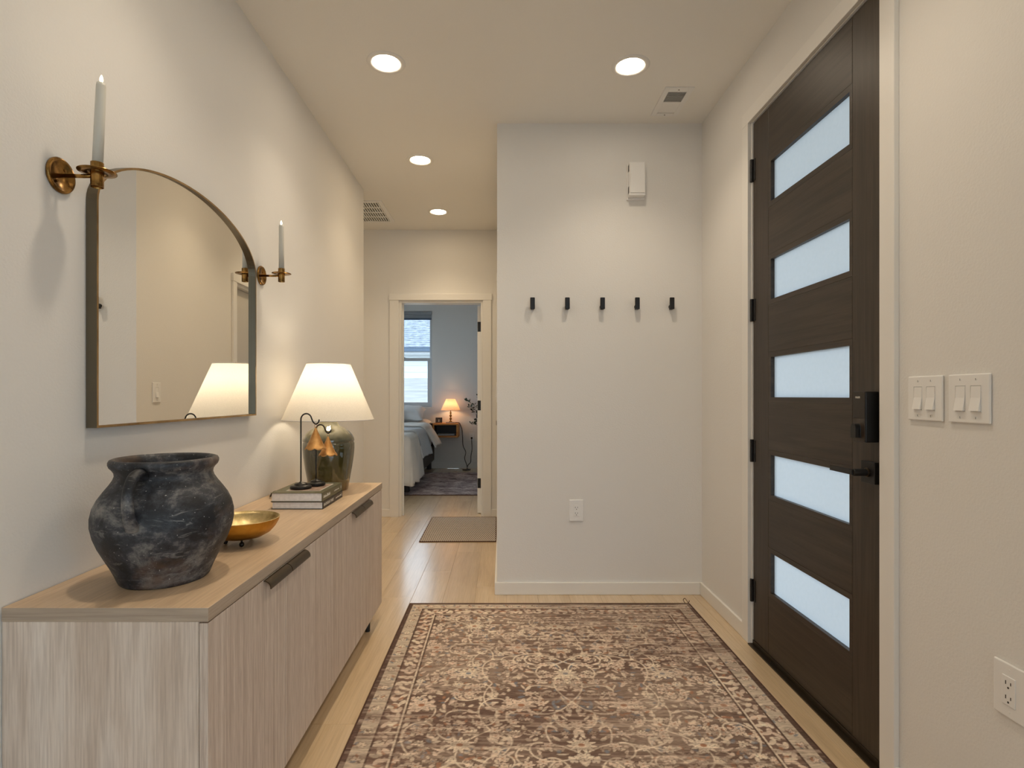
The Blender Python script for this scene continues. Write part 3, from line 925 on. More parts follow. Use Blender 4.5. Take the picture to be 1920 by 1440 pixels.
# ------------------------------------------------------------------ bowl
bw = thing('footed_bowl', 'round gold metal bowl on ball feet behind the clay jar', 'bowl', (-0.802, 1.705, SZ))
out = [(0, 0.016), (0.035, 0.017), (0.06, 0.022), (0.082, 0.034), (0.097, 0.051), (0.106, 0.068), (0.1085, 0.0775)]
inn = [(0.1065, 0.0785), (0.1035, 0.068), (0.094, 0.053), (0.079, 0.0375), (0.058, 0.026), (0.033, 0.021), (0, 0.020)]
make('shell', lathe(out, 64), 'bowl_out', bw, smooth=True)
make('lining', lathe(out[-1:] + inn, 64), 'bowl_in', bw, smooth=True)
for a in (-1.15, -2.9, 1.4):
    r = 0.047
    prof = [(0.0075 * math.sin(t), 0.0075 - 0.0075 * math.cos(t)) for t in [k * PI / 10 for k in range(11)]]
    prof[0] = (0, 0); prof[-1] = (0, 0.015)
    make('ball_foot', join(lathe(prof, 16, c=(r * math.cos(a), r * math.sin(a), 0)), cyl(0.003, 0.012, 0.022, 10, c=(r * math.cos(a), r * math.sin(a), 0))), 'iron', bw, smooth=True)

# ------------------------------------------------------------------ books
def book(x0, x1, y0, y1, z0, z1, cover, label, title, author, jacket):
    cx, cy = (x0 + x1) / 2, (y0 + y1) / 2
    t = thing('hardback_book', label, 'book', (cx, cy, z0), group='books on the sideboard')
    hx, hy, h = (x1 - x0) / 2, (y1 - y0) / 2, z1 - z0
    ct = 0.0026
    make('page_block', box(-hx + 0.004, hx - 0.003, -hy + 0.003, hy - 0.003, ct, h - ct), 'pages', t)
    make('cover', join(box(-hx, hx, -hy, hy, 0, ct), box(-hx, hx, -hy, hy, h - ct, h), box(hx - ct, hx, -hy, hy, ct, h - ct)), cover, t, bevel=0.0008)
    for s, size, yy, bold in (title, author):
        if s is None:          # lettering too small to read: a row of short worn strokes
            rk = random.Random(int(yy * 1000))
            bars, q = [], yy
            while q < yy + bold:
                wd = rk.uniform(0.0016, 0.0036)
                hg = size * rk.choice((0.5, 0.5, 0.8, 1.0))
                bars.append(box(hx, hx + 0.0004, q, q + wd, h / 2 - size / 2, h / 2 - size / 2 + hg))
                q += wd + 0.0012
            make('spine_lettering', join(*bars), 'print', t)['kind'] = 'stuff'
            continue
        text_mesh('spine_lettering', s, size, 'print', t, (hx + 0.0004, yy, h / 2), (PI / 2, 0, PI / 2), 1.0, bold)
    make('publisher_mark', box(hx, hx + 0.0004, hy - 0.018, hy - 0.013, h / 2 - 0.006, h / 2 + 0.006), 'print', t)
    return t
bk1 = book(-0.924, -0.718, 2.212, 2.482, SZ, SZ + 0.030, 'ink', 'black-spined hardback at the bottom of the sideboard stack', ('MAGNOLIA TABLE', 0.0155, -0.125, 0.0004), (None, 0.0065, 0.035, 0.075), False)
bk2 = book(-0.926, -0.720, 2.210, 2.480, SZ + 0.030, SZ + 0.066, 'olive', 'olive green hardback on top of the black-spined book', (None, 0.0115, -0.12, 0.085), (None, 0.0055, 0.02, 0.07), True)
make('cover_print', box(-0.055, 0.075, -0.085, 0.085, 0.036, 0.0363), 'pinkprint', bk2)
make('cover_rule', join(box(-0.06, -0.055, -0.09, 0.09, 0.036, 0.0364), box(0.075, 0.08, -0.09, 0.09, 0.036, 0.0364), box(-0.055, 0.075, -0.09, -0.085, 0.036, 0.0364), box(-0.055, 0.075, 0.085, 0.09, 0.036, 0.0364)), 'print', bk2)

# ------------------------------------------------------------------ bell stands with bells
BZ_ = SZ + 0.066
def stand(x, y, hgt, reach, label, s=1.0):
    t = thing('bell_stand', label, 'stand', (x, y, BZ_ + 0.0004), group='iron bell stands')
    b = make('base', lathe([(0, 0), (0.040 * s, 0), (0.0435 * s, 0.004), (0.0435 * s, 0.009), (0.040 * s, 0.013), (0.030 * s, 0.015), (0.027 * s, 0.016), (0.0265 * s, 0.019), (0.022 * s, 0.022), (0.010, 0.025), (0.0045, 0.029), (0, 0.030)], 40), 'iron', t, smooth=True)
    r = reach * 0.40
    pts = [(0, 0, 0.02), (0, 0, hgt - 0.06), (0, 0, hgt - r)]
    for k in range(1, 8):
        a = PI - k * PI / 8 * 1.05
        pts.append((r * 0.9 + r * 0.9 * math.cos(a), 0, hgt - r + r * math.sin(a)))
    e = pts[-1]
    pts += [(e[0] + reach * 0.10, 0, e[2] - reach * 0.24), (e[0] + reach * 0.28, 0, e[2] - reach * 0.40), (e[0] + reach * 0.46, 0, e[2] - reach * 0.30), (e[0] + reach * 0.52, 0, e[2] - reach * 0.10)]
    make('hook_rod', tube(pts, 0.0030, 8, smooth=4), 'iron', t, smooth=True)
    return t, (x + pts[-3][0], y, BZ_ + pts[-3][2])
def bell(p, h, r, label):
    t = thing('hanging_bell', label, 'bell', (p[0], p[1], p[2] - 0.004), group='copper bells on the books')
    make('hanging_loop', tube([(0.0055 * math.sin(a), 0, -0.0045 + 0.008 * math.cos(a)) for a in [k * 2 * PI / 16 for k in range(17)]], 0.0008, 6), 'copper', t)
    n, lobes = 96, 7
    V, F = [], []
    for i in range(15):
        s = i / 14
        for k in range(n):
            a = 2 * PI * k / n
            lob = abs(math.cos(a * lobes / 2))
            rr = r * (0.04 + 0.90 * s + 0.06 * s ** 6) * (1 + 0.03 * s * s * (lob - 0.5))
            zz = -0.012 - h * s + (0.0085 * s ** 8) * (1 - lob ** 0.7)
            V.append((rr * math.cos(a), rr * math.sin(a), zz))
    for i in range(14):
        for k in range(n):
            k2 = (k + 1) % n
            F.append((i * n + k, i * n + k2, (i + 1) * n + k2, (i + 1) * n + k))
    b = make('bell_cup', (V, F), 'copper', t, smooth=True)
    so = b.modifiers.new('thickness', 'SOLIDIFY')
    so.thickness = 0.0012
    make('clapper', join(cyl(0.0008, -h * 0.85, -0.015, 6), lathe([(0, -h * 0.97), (0.004, -h * 0.93), (0.005, -h * 0.9), (0.004, -h * 0.86), (0, -h * 0.83)], 10)), 'iron', t)
    return t
_, hp = stand(-0.842, 2.312, 0.312, 0.062, 'taller black iron bell stand at the front of the books')
bell(hp, 0.090, 0.042, 'larger copper flower bell on the taller stand')
_, hp = stand(-0.806, 2.392, 0.262, 0.052, 'shorter black iron bell stand at the back of the books', 0.9)
bell(hp, 0.082, 0.038, 'smaller copper flower bell on the shorter stand')

# ------------------------------------------------------------------ table lamp
lp = thing('table_lamp', 'olive glazed ceramic table lamp with white linen shade on the sideboard', 'lamp', (-0.842, 2.680, SZ))
make('base', lathe([(0, 0), (0.088, 0), (0.092, 0.003), (0.0945, 0.02), (0.101, 0.06), (0.110, 0.11), (0.117, 0.16), (0.1205, 0.20), (0.1205, 0.222), (0.1185, 0.229), (0.1165, 0.231), (0.1185, 0.233), (0.1205, 0.237), (0.118, 0.249), (0.110, 0.265),
                    (0.096, 0.281), (0.076, 0.295), (0.058, 0.305), (0.047, 0.315), (0.041, 0.328), (0.038, 0.345), (0.030, 0.350), (0, 0.350)], 72), 'glaze', lp, smooth=True)
make('neck', lathe([(0, 0.350), (0.02, 0.350), (0.02, 0.356), (0.009, 0.360), (0.009, 0.40), (0.017, 0.404), (0.017, 0.452), (0.012, 0.456), (0, 0.456)], 24), 'brassframe', lp, smooth=True)
sh = make('shade', lathe([(0.2135, 0.338), (0.1020, 0.606)], 96), 'shade', lp, smooth=True)
for rim in ([(0.2130, 0.336), (0.2150, 0.337), (0.2145, 0.341), (0.2125, 0.340)], [(0.1005, 0.603), (0.1035, 0.604), (0.1030, 0.608), (0.1010, 0.608)]):
    make('shade_rim', lathe(rim, 96, closed=True), 'linen', sh, smooth=True)
make('bulb', lathe([(0, 0.458), (0.014, 0.46), (0.018, 0.475), (0.029, 0.50), (0.031, 0.517), (0.026, 0.535), (0.014, 0.546), (0, 0.549)], 20), 'bulb', lp, smooth=True)
make('harp', join(tube([(-0.02, 0, 0.40), (-0.05, 0, 0.45), (-0.055, 0, 0.52), (-0.03, 0, 0.59), (0, 0, 0.600), (0.03, 0, 0.59), (0.055, 0, 0.52), (0.05, 0, 0.45), (0.02, 0, 0.40)], 0.002, 8, smooth=5),
                  *[tube([(0, 0, 0.600), (0.1015 * math.cos(a), 0.1015 * math.sin(a), 0.604)], 0.0015, 6) for a in (0.4, 0.4 + 2 * PI / 3, 0.4 + 4 * PI / 3)],
                  lathe([(0, 0.598), (0.006, 0.60), (0.006, 0.606), (0.004, 0.612), (0, 0.616)], 12)), 'brassframe', lp)
make('power_cord', tube([(-0.08, -0.04, 0.004), (-0.13, -0.10, 0.0035), (-0.15, -0.17, 0.012), (-0.155, -0.22, 0.03), (-0.165, -0.25, 0.030), (-0.19, -0.22, 0.006), (-0.205, -0.16, 0.0035)], 0.003, 8, smooth=6), 'black', lp, smooth=True)

# ------------------------------------------------------------------ arched mirror
MY, MZ0, MW = 1.8875, 1.072, 0.4615
mr = thing('arched_mirror', 'brass framed arched mirror on the left wall above the sideboard', 'mirror', (XL, MY, MZ0))
def outline(off):
    w = MW - off
    spr, rise = 0.588, 0.193 - off
    pts = [(-w, off), (w, off)]
    for k in range(41):
        a = PI * k / 40
        pts.append((w * math.cos(a), spr + rise * math.sin(a)))
    return pts
FD, FT = 0.029, 0.0065
po, pi_ = outline(0.0), outline(FT)
n = len(po)
V = [(0.001, y, z) for y, z in po] + [(FD, y, z) for y, z in po] + [(FD, y, z) for y, z in pi_] + [(0.004, y, z) for y, z in pi_]
F = []
for k in range(n):
    k2 = (k + 1) % n
    F += [(k, k2, n + k2, n + k), (n + k, n + k2, 2 * n + k2, 2 * n + k), (2 * n + k, 2 * n + k2, 3 * n + k2, 3 * n + k)]
fr = make('frame', (V, F), 'frameside', mr)
fr.data.materials.append(M['brassframe'])
for i, q in enumerate(fr.data.polygons):
    if i % 3 == 1:
        q.material_index = 1
pg = outline(FT - 0.001)
tilt = 0.016
ng = len(pg)
V = [(0.0210 - tilt * y, y, z) for y, z in pg] + [(0.0180 - tilt * y, y, z) for y, z in pg]
F = [tuple(range(ng)), tuple(range(2 * ng - 1, ng - 1, -1))] + [(k, ng + k, ng + (k + 1) % ng, (k + 1) % ng) for k in range(ng)]
make('mirror_glass', (V, F), 'mirror', mr)

# ------------------------------------------------------------------ candle sconces and candles
def sconce(y, z, label, clabel, lean):
    t = thing('candle_sconce', label, 'sconce', (XL, y, z), group='brass candle sconces')
    make('backplate', lathe([(0, 0.001), (0.042, 0.001), (0.0425, 0.005), (0.040, 0.009), (0.034, 0.008), (0.031, 0.004), (0, 0.0045)], 48, 'X'), 'brass', t, smooth=True)
    make('arm', tube([(0.003, 0, 0), (0.05, 0, -0.001), (0.084, 0, -0.001)], 0.0048, 12), 'brass', t, smooth=True)
    cp = smooth_sharp(make('cup', lathe([(0.0, -0.024), (0.0115, -0.024), (0.0125, -0.028), (0.0138, -0.028), (0.0138, 0.031), (0.0122, 0.031), (0.0122, 0.006), (0.0, 0.006)], 32, c=(0.092, 0, 0)), 'brass', t, smooth=True))
    make('drip_pan', lathe([(0.0138, 0.0065), (0.028, 0.0055), (0.0405, 0.008), (0.0408, 0.0095), (0.028, 0.0072), (0.0138, 0.008)], 48, c=(0.092, 0, 0), closed=True), 'brass', t, smooth=True)
    for s in (-1, 1):
        make('screw', cyl(0.003, 0.004, 0.0065, 12, 'X', (0, 0.013 * s * 0.9, 0.016 * s)), 'brass', t)
    c = thing('taper_candle', clabel, 'candle', (XL + 0.092, y, z + 0.006), lean, group='lit taper candles')
    cd = make('candle_body', lathe([(0, 0), (0.0115, 0), (0.0112, 0.12), (0.0105, 0.210), (0.0092, 0.2175), (0.004, 0.219), (0, 0.218)], 24), 'candle', c, smooth=True)
    make('wick', cyl(0.0007, 0.217, 0.2235, 6), 'black', c)
    make('flame', lathe([(0, 0.2185), (0.0028, 0.2205), (0.0040, 0.2250), (0.0034, 0.230), (0.0016, 0.2355), (0, 0.238)], 14), 'flame', c, smooth=True)
sconce(1.341, 1.687, 'large-looking brass candle sconce nearest the camera, left of the mirror', 'lit ivory taper candle in the sconce left of the mirror', (0, 0.045, 0))
sconce(2.457, 1.687, 'brass candle sconce right of the mirror, toward the hall', 'lit ivory taper candle in the sconce right of the mirror', (0, -0.004, 0))

# ------------------------------------------------------------------ coat hooks
hook_words = ['leftmost of the five', 'second from the left of the five', 'middle one of the five', 'second from the right of the five', 'rightmost of the five']
for k, px in enumerate((998.5, 1063.8, 1129.8, 1195, 1260)):
    x = (px - 943) / 1040 * (YB - 0.03)
    t = thing('coat_hook', 'matte black coat hook, %s on the wall' % hook_words[k], 'hook', (x, YB, 1.672), group='black wall coat hooks')
    make('mount', cyl(0.0115, -0.004, 0.0, 20, 'Y', (0, 0, 0)), 'black', t)
    make('shank', box(-0.010, 0.010, -0.028, -0.003, -0.018, 0.010), 'black', t, bevel=0.003)
    make('face_bar', box(-0.0135, 0.0135, -0.037, -0.026, -0.018, 0.050), 'black', t, bevel=0.004, seg=3)

# ------------------------------------------------------------------ door chime
ch = thing('door_chime', 'white plastic door chime box high on the coat-hook wall', 'chime', (0.770, YB, 2.400))
make('back_plate', box(-0.052, 0.052, -0.012, -0.0003, -0.110, 0.100), 'plate', ch, bevel=0.003)
make('cover', box(-0.046, 0.046, -0.056, -0.012, -0.098, 0.094), 'plate', ch, bevel=0.004)
make('front_panel', box(-0.041, 0.041, -0.061, -0.056, -0.084, 0.090), 'plate', ch, bevel=0.002)
for s in (-1, 1):
    for z0 in (0.045, -0.08):
        make('vent_slots', join(*[box(s * 0.0462 - 0.0006, s * 0.0462 + 0.0006, -0.046, -0.022, z0 + i * 0.0056, z0 + i * 0.0056 + 0.003) for i in range(7)]), 'slot', ch)

# ------------------------------------------------------------------ outlets and switches (local frame: front faces -y, x right, z up)
def outlet(label, loc, rot, group=None):
    t = thing('wall_outlet', label, 'outlet', loc, rot, group)
    make('cover_plate', box(-0.041, 0.041, -0.0065, -0.0002, -0.062, 0.062), 'plate', t, bevel=0.0035, seg=3)
    rc = make('receptacle', box(-0.0165, 0.0165, -0.0085, -0.006, -0.0335, 0.0335), 'plate', t, bevel=0.0015)
    for zc in (0.0155, -0.0175):
        for x, hgt in ((-0.0063, 0.0085), (0.0063, 0.007)):
            make('slot', box(x - 0.0011, x + 0.0011, -0.0088, -0.0083, zc - hgt / 2 + 0.003, zc + hgt / 2 + 0.003), 'slot', rc)
        make('ground_hole', cyl(0.0024, -0.0088, -0.0083, 12, 'Y', (0, 0, zc - 0.0075)), 'slot', rc)
    for z in (0.048, -0.048):
        make('screw', cyl(0.0028, -0.0072, -0.0062, 12, 'Y', (0, 0, z)), 'plate', t)
    return t
def switch(label, loc, rot, gangs=2, group=None):
    t = thing('light_switch', label, 'switch', loc, rot, group)
    hw = 0.0615 if gangs == 2 else 0.041
    make('cover_plate', box(-hw, hw, -0.0065, -0.0002, -0.061, 0.061), 'plate', t, bevel=0.004, seg=3)
    for x in ((-0.023, 0.023) if gangs == 2 else (0.0,)):
        make('rocker_frame', join(box(x - 0.0168, x - 0.0152, -0.0072, -0.006, -0.0335, 0.0335), box(x + 0.0152, x + 0.0168, -0.0072, -0.006, -0.0335, 0.0335), box(x - 0.0152, x + 0.0152, -0.0072, -0.006, 0.0318, 0.0335), box(x - 0.0152, x + 0.0152, -0.0072, -0.006, -0.0335, -0.0318)), 'slot' if False else 'plate', t)
        make('rocker_gap', box(x - 0.0152, x + 0.0152, -0.0066, -0.0062, -0.0318, 0.0318), 'slot', t)
        V = [(-0.0143, -0.0072, 0.031), (0.0143, -0.0072, 0.031), (0.0143, -0.0078, 0.002), (-0.0143, -0.0078, 0.002), (-0.0143, -0.0135, -0.031), (0.0143, -0.0135, -0.031),
             (-0.0143, -0.0062, 0.031), (0.0143, -0.0062, 0.031), (0.0143, -0.0062, -0.031), (-0.0143, -0.0062, -0.031)]
        F = [(0, 3, 2, 1), (3, 4, 5, 2), (0, 1, 7, 6), (4, 9, 8, 5), (0, 6, 9, 4, 3), (1, 2, 5, 8, 7), (6, 7, 8, 9)]
        make('rocker', (V, F), 'plate', t, loc=(x, 0, 0), bevel=0.0006)
        for z in (0.0475, -0.0475):
            sc_ = make('screw', cyl(0.0030, -0.0074, -0.0062, 14, 'Y', (x, 0, z)), 'plate', t)
            make('screw_slot', box(x - 0.0006, x + 0.0006, -0.0076, -0.0073, z - 0.0026, z + 0.0026), 'slot', sc_)
    return t
outlet('white duplex outlet low on the coat-hook wall', (0.427, YB, 0.488), (0, 0, 0), 'duplex outlets')
# on the right wall the front faces -x
RW = -PI / 2
outlet('white duplex outlet low on the wall at the right edge, below the switches', (XR, 1.262, 0.482), (0, 0, RW), 'duplex outlets')
switch('double rocker light switch nearer the entry door', (XR, 1.516, 1.148), (0, 0, RW), 2, 'double light switches')
switch('double rocker light switch farther from the entry door', (XR, 1.3735, 1.148), (0, 0, RW), 2, 'double light switches')
switch('single switch plate on the hall wall reflected in the mirror', (XH, 3.42, 1.175), (0, 0, RW), 1)
outlet('white outlet on the bedroom wall with a black plug', ((884.5 - 943) / 1040 * YW, YW, 0.505), (0, 0, 0))

# ------------------------------------------------------------------ entry rug
RX0, RX1, RY0, RY1 = -0.512, 1.028, 0.62, 3.064
def build_rug():
    st = 0.0036
    W, L = RX1 - RX0, RY1 - RY0
    nx, ny = int(W / st) + 1, int(L / st) + 1
    X, Y = np.meshgrid(np.linspace(0, W, nx), np.linspace(0, L, ny))
    def smooth1(a, k, ax):
        c = np.cumsum(np.concatenate([np.zeros_like(np.take(a, [0], ax)), a], ax), ax)
        nn = a.shape[ax]
        i = np.arange(nn)
        lo, hi = np.clip(i - k, 0, nn), np.clip(i + k + 1, 0, nn)
        d = np.take(c, hi, ax) - np.take(c, lo, ax)
        sh = [1, 1]; sh[ax] = nn
        return d / (hi - lo).reshape(sh)
    def noisef(kx, ky):
        a = rng.random((ny, nx))
        for _ in range(2):
            a = smooth1(smooth1(a, kx, 1), ky, 0)
        a -= a.mean(); a /= a.std() + 1e-9
        return a
    C = np.zeros((ny, nx, 3))
    brown = np.array([0.100, 0.060, 0.045]); dark = np.array([0.050, 0.026, 0.020]); beige = np.array([0.50, 0.385, 0.29])
    pink = np.array([0.46, 0.335, 0.255]); blue = np.array([0.12, 0.125, 0.14]); rust = np.array([0.25, 0.115, 0.065]); taupe = np.array([0.28, 0.20, 0.15])
    big = noisef(40, 40)[..., None]
    C[:] = brown
    C = C + (taupe - brown) * np.clip(0.22 * big + 0.15, 0, 0.6)
    def blend(m, col, a=1.0):
        nonlocal C
        m = (np.clip(m, 0, 1) * a)[..., None]
        C = C * (1 - m) + np.asarray(col) * m
    def win(cx, cy, r):
        i0, i1 = max(int((cy - r) / st), 0), min(int((cy + r) / st) + 2, ny)
        j0, j1 = max(int((cx - r) / st), 0), min(int((cx + r) / st) + 2, nx)
        return slice(i0, i1), slice(j0, j1)
    def put(sl, m, col, a=1.0):
        m = (np.clip(m, 0, 1) * a)[..., None]
        C[sl] = C[sl] * (1 - m) + np.asarray(col) * m
    def flower(cx, cy, r, k, col, core, rot=0.0, sq=1.0):
        sl = win(cx, cy, r * 1.3)
        if sl[0].stop <= sl[0].start or sl[1].stop <= sl[1].start:
            return
        dx, dy = X[sl] - cx, (Y[sl] - cy) / sq
        d = np.hypot(dx, dy); a = np.arctan2(dy, dx) + rot
        edge = r * (0.80 + 0.20 * np.cos(k * a))
        put(sl, (edge + 0.005 - d) / st, dark, 0.55)
        put(sl, (edge - d) / st, col)
        put(sl, (edge * 0.62 - d) / st, np.asarray(col) * 0.62)
        put(sl, (edge * 0.50 - d) / st, col)
        put(sl, (r * 0.24 - d) / st, core)
    def leaf(cx, cy, l, w, ang, col, a=1.0):
        sl = win(cx, cy, l)
        if sl[0].stop <= sl[0].start or sl[1].stop <= sl[1].start:
            return
        dx, dy = X[sl] - cx, Y[sl] - cy
        u = dx * math.cos(ang) + dy * math.sin(ang); v = -dx * math.sin(ang) + dy * math.cos(ang)
        put(sl, (1 - (u / l) ** 2 - (v / w) ** 2) * 3, col, a)
    def stroke(pts, wd, col, a=1.0):
        for cx, cy in pts:
            sl = win(cx, cy, wd * 1.6)
            if sl[0].stop <= sl[0].start or sl[1].stop <= sl[1].start:
                continue
            put(sl, (wd - np.hypot(X[sl] - cx, Y[sl] - cy)) / st + 0.3, col, a)
    BWD = 0.165
    ins = lambda x, y: BWD < x < W - BWD and BWD < y < L - BWD
    cxm = W / 2
    # scattered small leaves and blossoms everywhere in the field, mirrored left-right
    for _ in range(2600):
        x, y = rng.uniform(BWD, cxm), rng.uniform(BWD, L - BWD)
        col = [beige, pink, taupe, blue, rust][rng.choice(5, p=[0.36, 0.26, 0.18, 0.10, 0.10])]
        l, w_, an = rng.uniform(0.008, 0.022), rng.uniform(0.004, 0.009), rng.uniform(0, PI)
        leaf(x, y, l, w_, an, col, 0.8)
        leaf(W - x, y, l, w_, PI - an, col, 0.8)
    for _ in range(330):
        x, y = rng.uniform(BWD, cxm), rng.uniform(BWD, L - BWD)
        r = rng.uniform(0.014, 0.026); k = int(rng.integers(5, 8)); ro = rng.uniform(0, 6)
        col = [beige, pink, taupe][rng.choice(3)]; co = [blue, rust, dark][rng.choice(3)]
        flower(x, y, r, k, col, co, ro, 0.8)
        flower(W - x, y, r, k, col, co, PI - ro, 0.8)
    # vines: stems with spiral curls
    def vine(x0, y0, ang, ln, curl, depth=0):
        x, y, a = x0, y0, ang
        pts = []
        nst = int(ln / 0.003)
        for i in range(nst):
            s = i / nst
            a += curl * (0.25 + 2.3 * s * s) * 0.003 / 0.075
            x += math.cos(a) * 0.003; y += math.sin(a) * 0.003
            pts.append((x, y))
            if depth < 1 and i in (nst // 3, (2 * nst) // 3):
                vine(x, y, a - 0.9 * np.sign(curl), ln * 0.5, -curl * 1.3, depth + 1)
        pts = [q for q in pts if ins(*q)]
        for P in (pts, [(W - q[0], q[1]) for q in pts]):
            stroke(P, 0.0034, beige, 0.9)
        if pts and depth <= 1:
            ex, ey = pts[-1]
            flower(ex, ey, 0.024, 6, pink, rust, 0, 0.85)
            flower(W - ex, ey, 0.024, 6, pink, rust, 0, 0.85)
    for gy in np.arange(0.22, L - 0.15, 0.31):
        for k, gx in enumerate((cxm, cxm - 0.30, cxm - 0.56)):
            yy = gy + 0.13 * (k % 2)
            vine(gx, yy, PI * 0.75 + rng.uniform(-0.3, 0.3), 0.33, rng.choice([-1, 1]) * rng.uniform(0.8, 1.4))
            vine(gx, yy, PI * 1.25 + rng.uniform(-0.3, 0.3), 0.30, rng.choice([-1, 1]) * rng.uniform(0.8, 1.4))
    # big palmettes
    for j, gy in enumerate(np.arange(0.26, L - 0.15, 0.235)):
        for gx in ((cxm, cxm - 0.40) if j % 2 == 0 else (cxm - 0.19, cxm - 0.56)):
            for s in ((1, -1) if abs(gx - cxm) > 1e-6 else (1,)):
                xx = gx if s == 1 else W - gx
                if ins(xx, gy):
                    flower(xx, gy, 0.060 if j % 2 else 0.054, 8 if j % 2 else 11, beige if j % 2 == 0 else pink, rust if j % 3 else blue, 0.2 * s, 0.8)
    # border bands
    E = np.minimum(np.minimum(X, W - X), np.minimum(Y, L - Y))
    bandm = (E < BWD)
    C[bandm] = taupe * 0.9
    inner = (E >= 0.085) & (E < 0.150)
    C[inner] = brown * 1.25
    outer = (E >= 0.020) & (E < 0.078)
    C[outer] = beige * 0.72
    def along(off, step, fn):
        for x in np.arange(off, W - off, step):
            fn(x, off); fn(x, L - off)
        for y in np.arange(off + step, L - off, step):
            fn(off, y); fn(W - off, y)
    cnt = [0]
    def bf(x, y):
        cnt[0] += 1
        flower(x, y, 0.019, 6, [pink * 1.05, beige * 1.1][cnt[0] % 2], [blue, dark][cnt[0] % 2], 0, 0.95)
        for q in range(4):
            leaf(x + rng.uniform(-0.035, 0.035), y + rng.uniform(-0.02, 0.02), 0.012, 0.005, rng.uniform(0, PI), [taupe, blue, brown, rust][q], 0.8)
    along(0.048, 0.072, bf)
    def bf2(x, y):
        leaf(x, y, 0.020, 0.010, rng.uniform(0, PI), [beige, pink][int(rng.integers(2))], 0.9)
        leaf(x + rng.uniform(-.03, .03), y + rng.uniform(-.02, .02), 0.014, 0.007, rng.uniform(0, PI), [taupe, rust, beige][int(rng.integers(3))], 0.9)
    along(0.117, 0.040, bf2)
    along(0.100, 0.055, bf2)
    along(0.135, 0.047, bf2)
    for e0, e1, col in ((0.0, 0.020, brown * 0.75), (0.078, 0.085, brown * 0.7), (0.150, 0.156, beige * 0.9), (0.156, 0.165, brown * 0.8)):
        C[(E >= e0) & (E < e1)] = col
    # wear: weft streaks fade the print
    wear = noisef(26, 1)
    wear2 = noisef(60, 22)
    amt = np.clip(0.20 + 0.16 * wear + 0.15 * wear2, 0, 0.75)[..., None]
    tone = np.where((noisef(18, 1) > 0.2)[..., None], np.array([0.30, 0.215, 0.165]), np.array([0.10, 0.058, 0.044]))
    C = C * (1 - amt) + tone * amt
    C *= (1 + 0.10 * noisef(2, 0)[..., None])
    C = np.clip(C * np.array([1.75, 1.9, 2.0]), 0.008, 0.9)
    Z = 0.0085 + 0.0006 * np.sin(X * 3.1 + 0.6) + 0.0004 * np.sin(Y * 2.3)
    co = np.stack([X + RX0, Y + RY0, Z], -1).reshape(-1, 3)
    idx = np.arange(nx * ny).reshape(ny, nx)
    q = np.stack([idx[:-1, :-1], idx[:-1, 1:], idx[1:, 1:], idx[1:, :-1]], -1).reshape(-1, 4)
    me = bpy.data.meshes.new('rug_pile')
    me.vertices.add(len(co)); me.vertices.foreach_set('co', co.ravel().astype(np.float32))
    me.loops.add(q.size); me.loops.foreach_set('vertex_index', q.ravel().astype(np.int32))
    me.polygons.add(len(q)); me.polygons.foreach_set('loop_start', np.arange(0, q.size, 4, dtype=np.int32))
    ca = me.color_attributes.new('Col', 'FLOAT_COLOR', 'POINT')
    ca.data.foreach_set('color', np.concatenate([C.reshape(-1, 3), np.ones((nx * ny, 1))], 1).ravel().astype(np.float32))
    me.update(calc_edges=True)
    me.validate()
    me.materials.append(M['rug'])
    t = thing('area_rug', 'brown and beige floral vintage-style rug on the entry floor', 'rug', (0, 0, 0))
    o = bpy.data.objects.new('printed_pile', me)
    COL.objects.link(o)
    o.parent = t
    make('backing', box(RX0 + 0.002, RX1 - 0.002, RY0 + 0.002, RY1 - 0.002, 0.0004, 0.0068), 'rugedge', t)
    b = 0.0048
    zc = 0.0052
    make('binding', join(tube([(RX0, RY0, zc), (RX1, RY0, zc)], b, 8), tube([(RX1, RY0, zc), (RX1, RY1, zc)], b, 8), tube([(RX1, RY1, zc), (RX0, RY1, zc)], b, 8), tube([(RX0, RY1, zc), (RX0, RY0, zc)], b, 8)), 'rugedge', t, smooth=True)
    make('loose_thread', tube([(RX1 - 0.02, RY1 + 0.002, 0.008), (RX1 - 0.028, RY1 + 0.012, 0.022), (RX1 - 0.018, RY1 + 0.016, 0.030), (RX1 - 0.008, RY1 + 0.012, 0.018), (RX1 - 0.002, RY1 + 0.004, 0.010), (RX1 + 0.004, RY1 + 0.006, 0.022)], 0.0018, 6, smooth=5), 'rugedge', t)
build_rug()

# hall mat
hm = thing('woven_mat', 'small brown woven mat on the hall floor before the bedroom', 'rug', (-0.362, 4.815, 0), (0, 0, math.radians(0.6)))
make('weave', box(-0.30, 0.30, -0.435, 0.435, 0.0004, 0.006), 'mat', hm)
make('binding', join(tube([(-0.302, -0.437, 0.004), (0.302, -0.437, 0.004)], 0.0038, 6), tube([(-0.302, 0.437, 0.004), (0.302, 0.437, 0.004)], 0.0038, 6), tube([(-0.302, -0.437, 0.004), (-0.302, 0.437, 0.004)], 0.0038, 6), tube([(0.302, -0.437, 0.004), (0.302, 0.437, 0.004)], 0.0038, 6)), 'rugedge', hm)

# ------------------------------------------------------------------ bedroom
br_ = thing('bedroom_rug', 'faded plum and grey distressed rug beside the bed', 'rug', (-0.9, 7.355, 0))
make('pile', box(-1.6, 1.6, -0.925, 0.925, 0.0004, 0.010), 'bedrug', br_)
make('fringe_edge', join(box(-1.605, 1.605, -0.932, -0.925, 0.0004, 0.008), box(-1.605, 1.605, 0.925, 0.932, 0.0004, 0.008)), 'rugedge', br_)

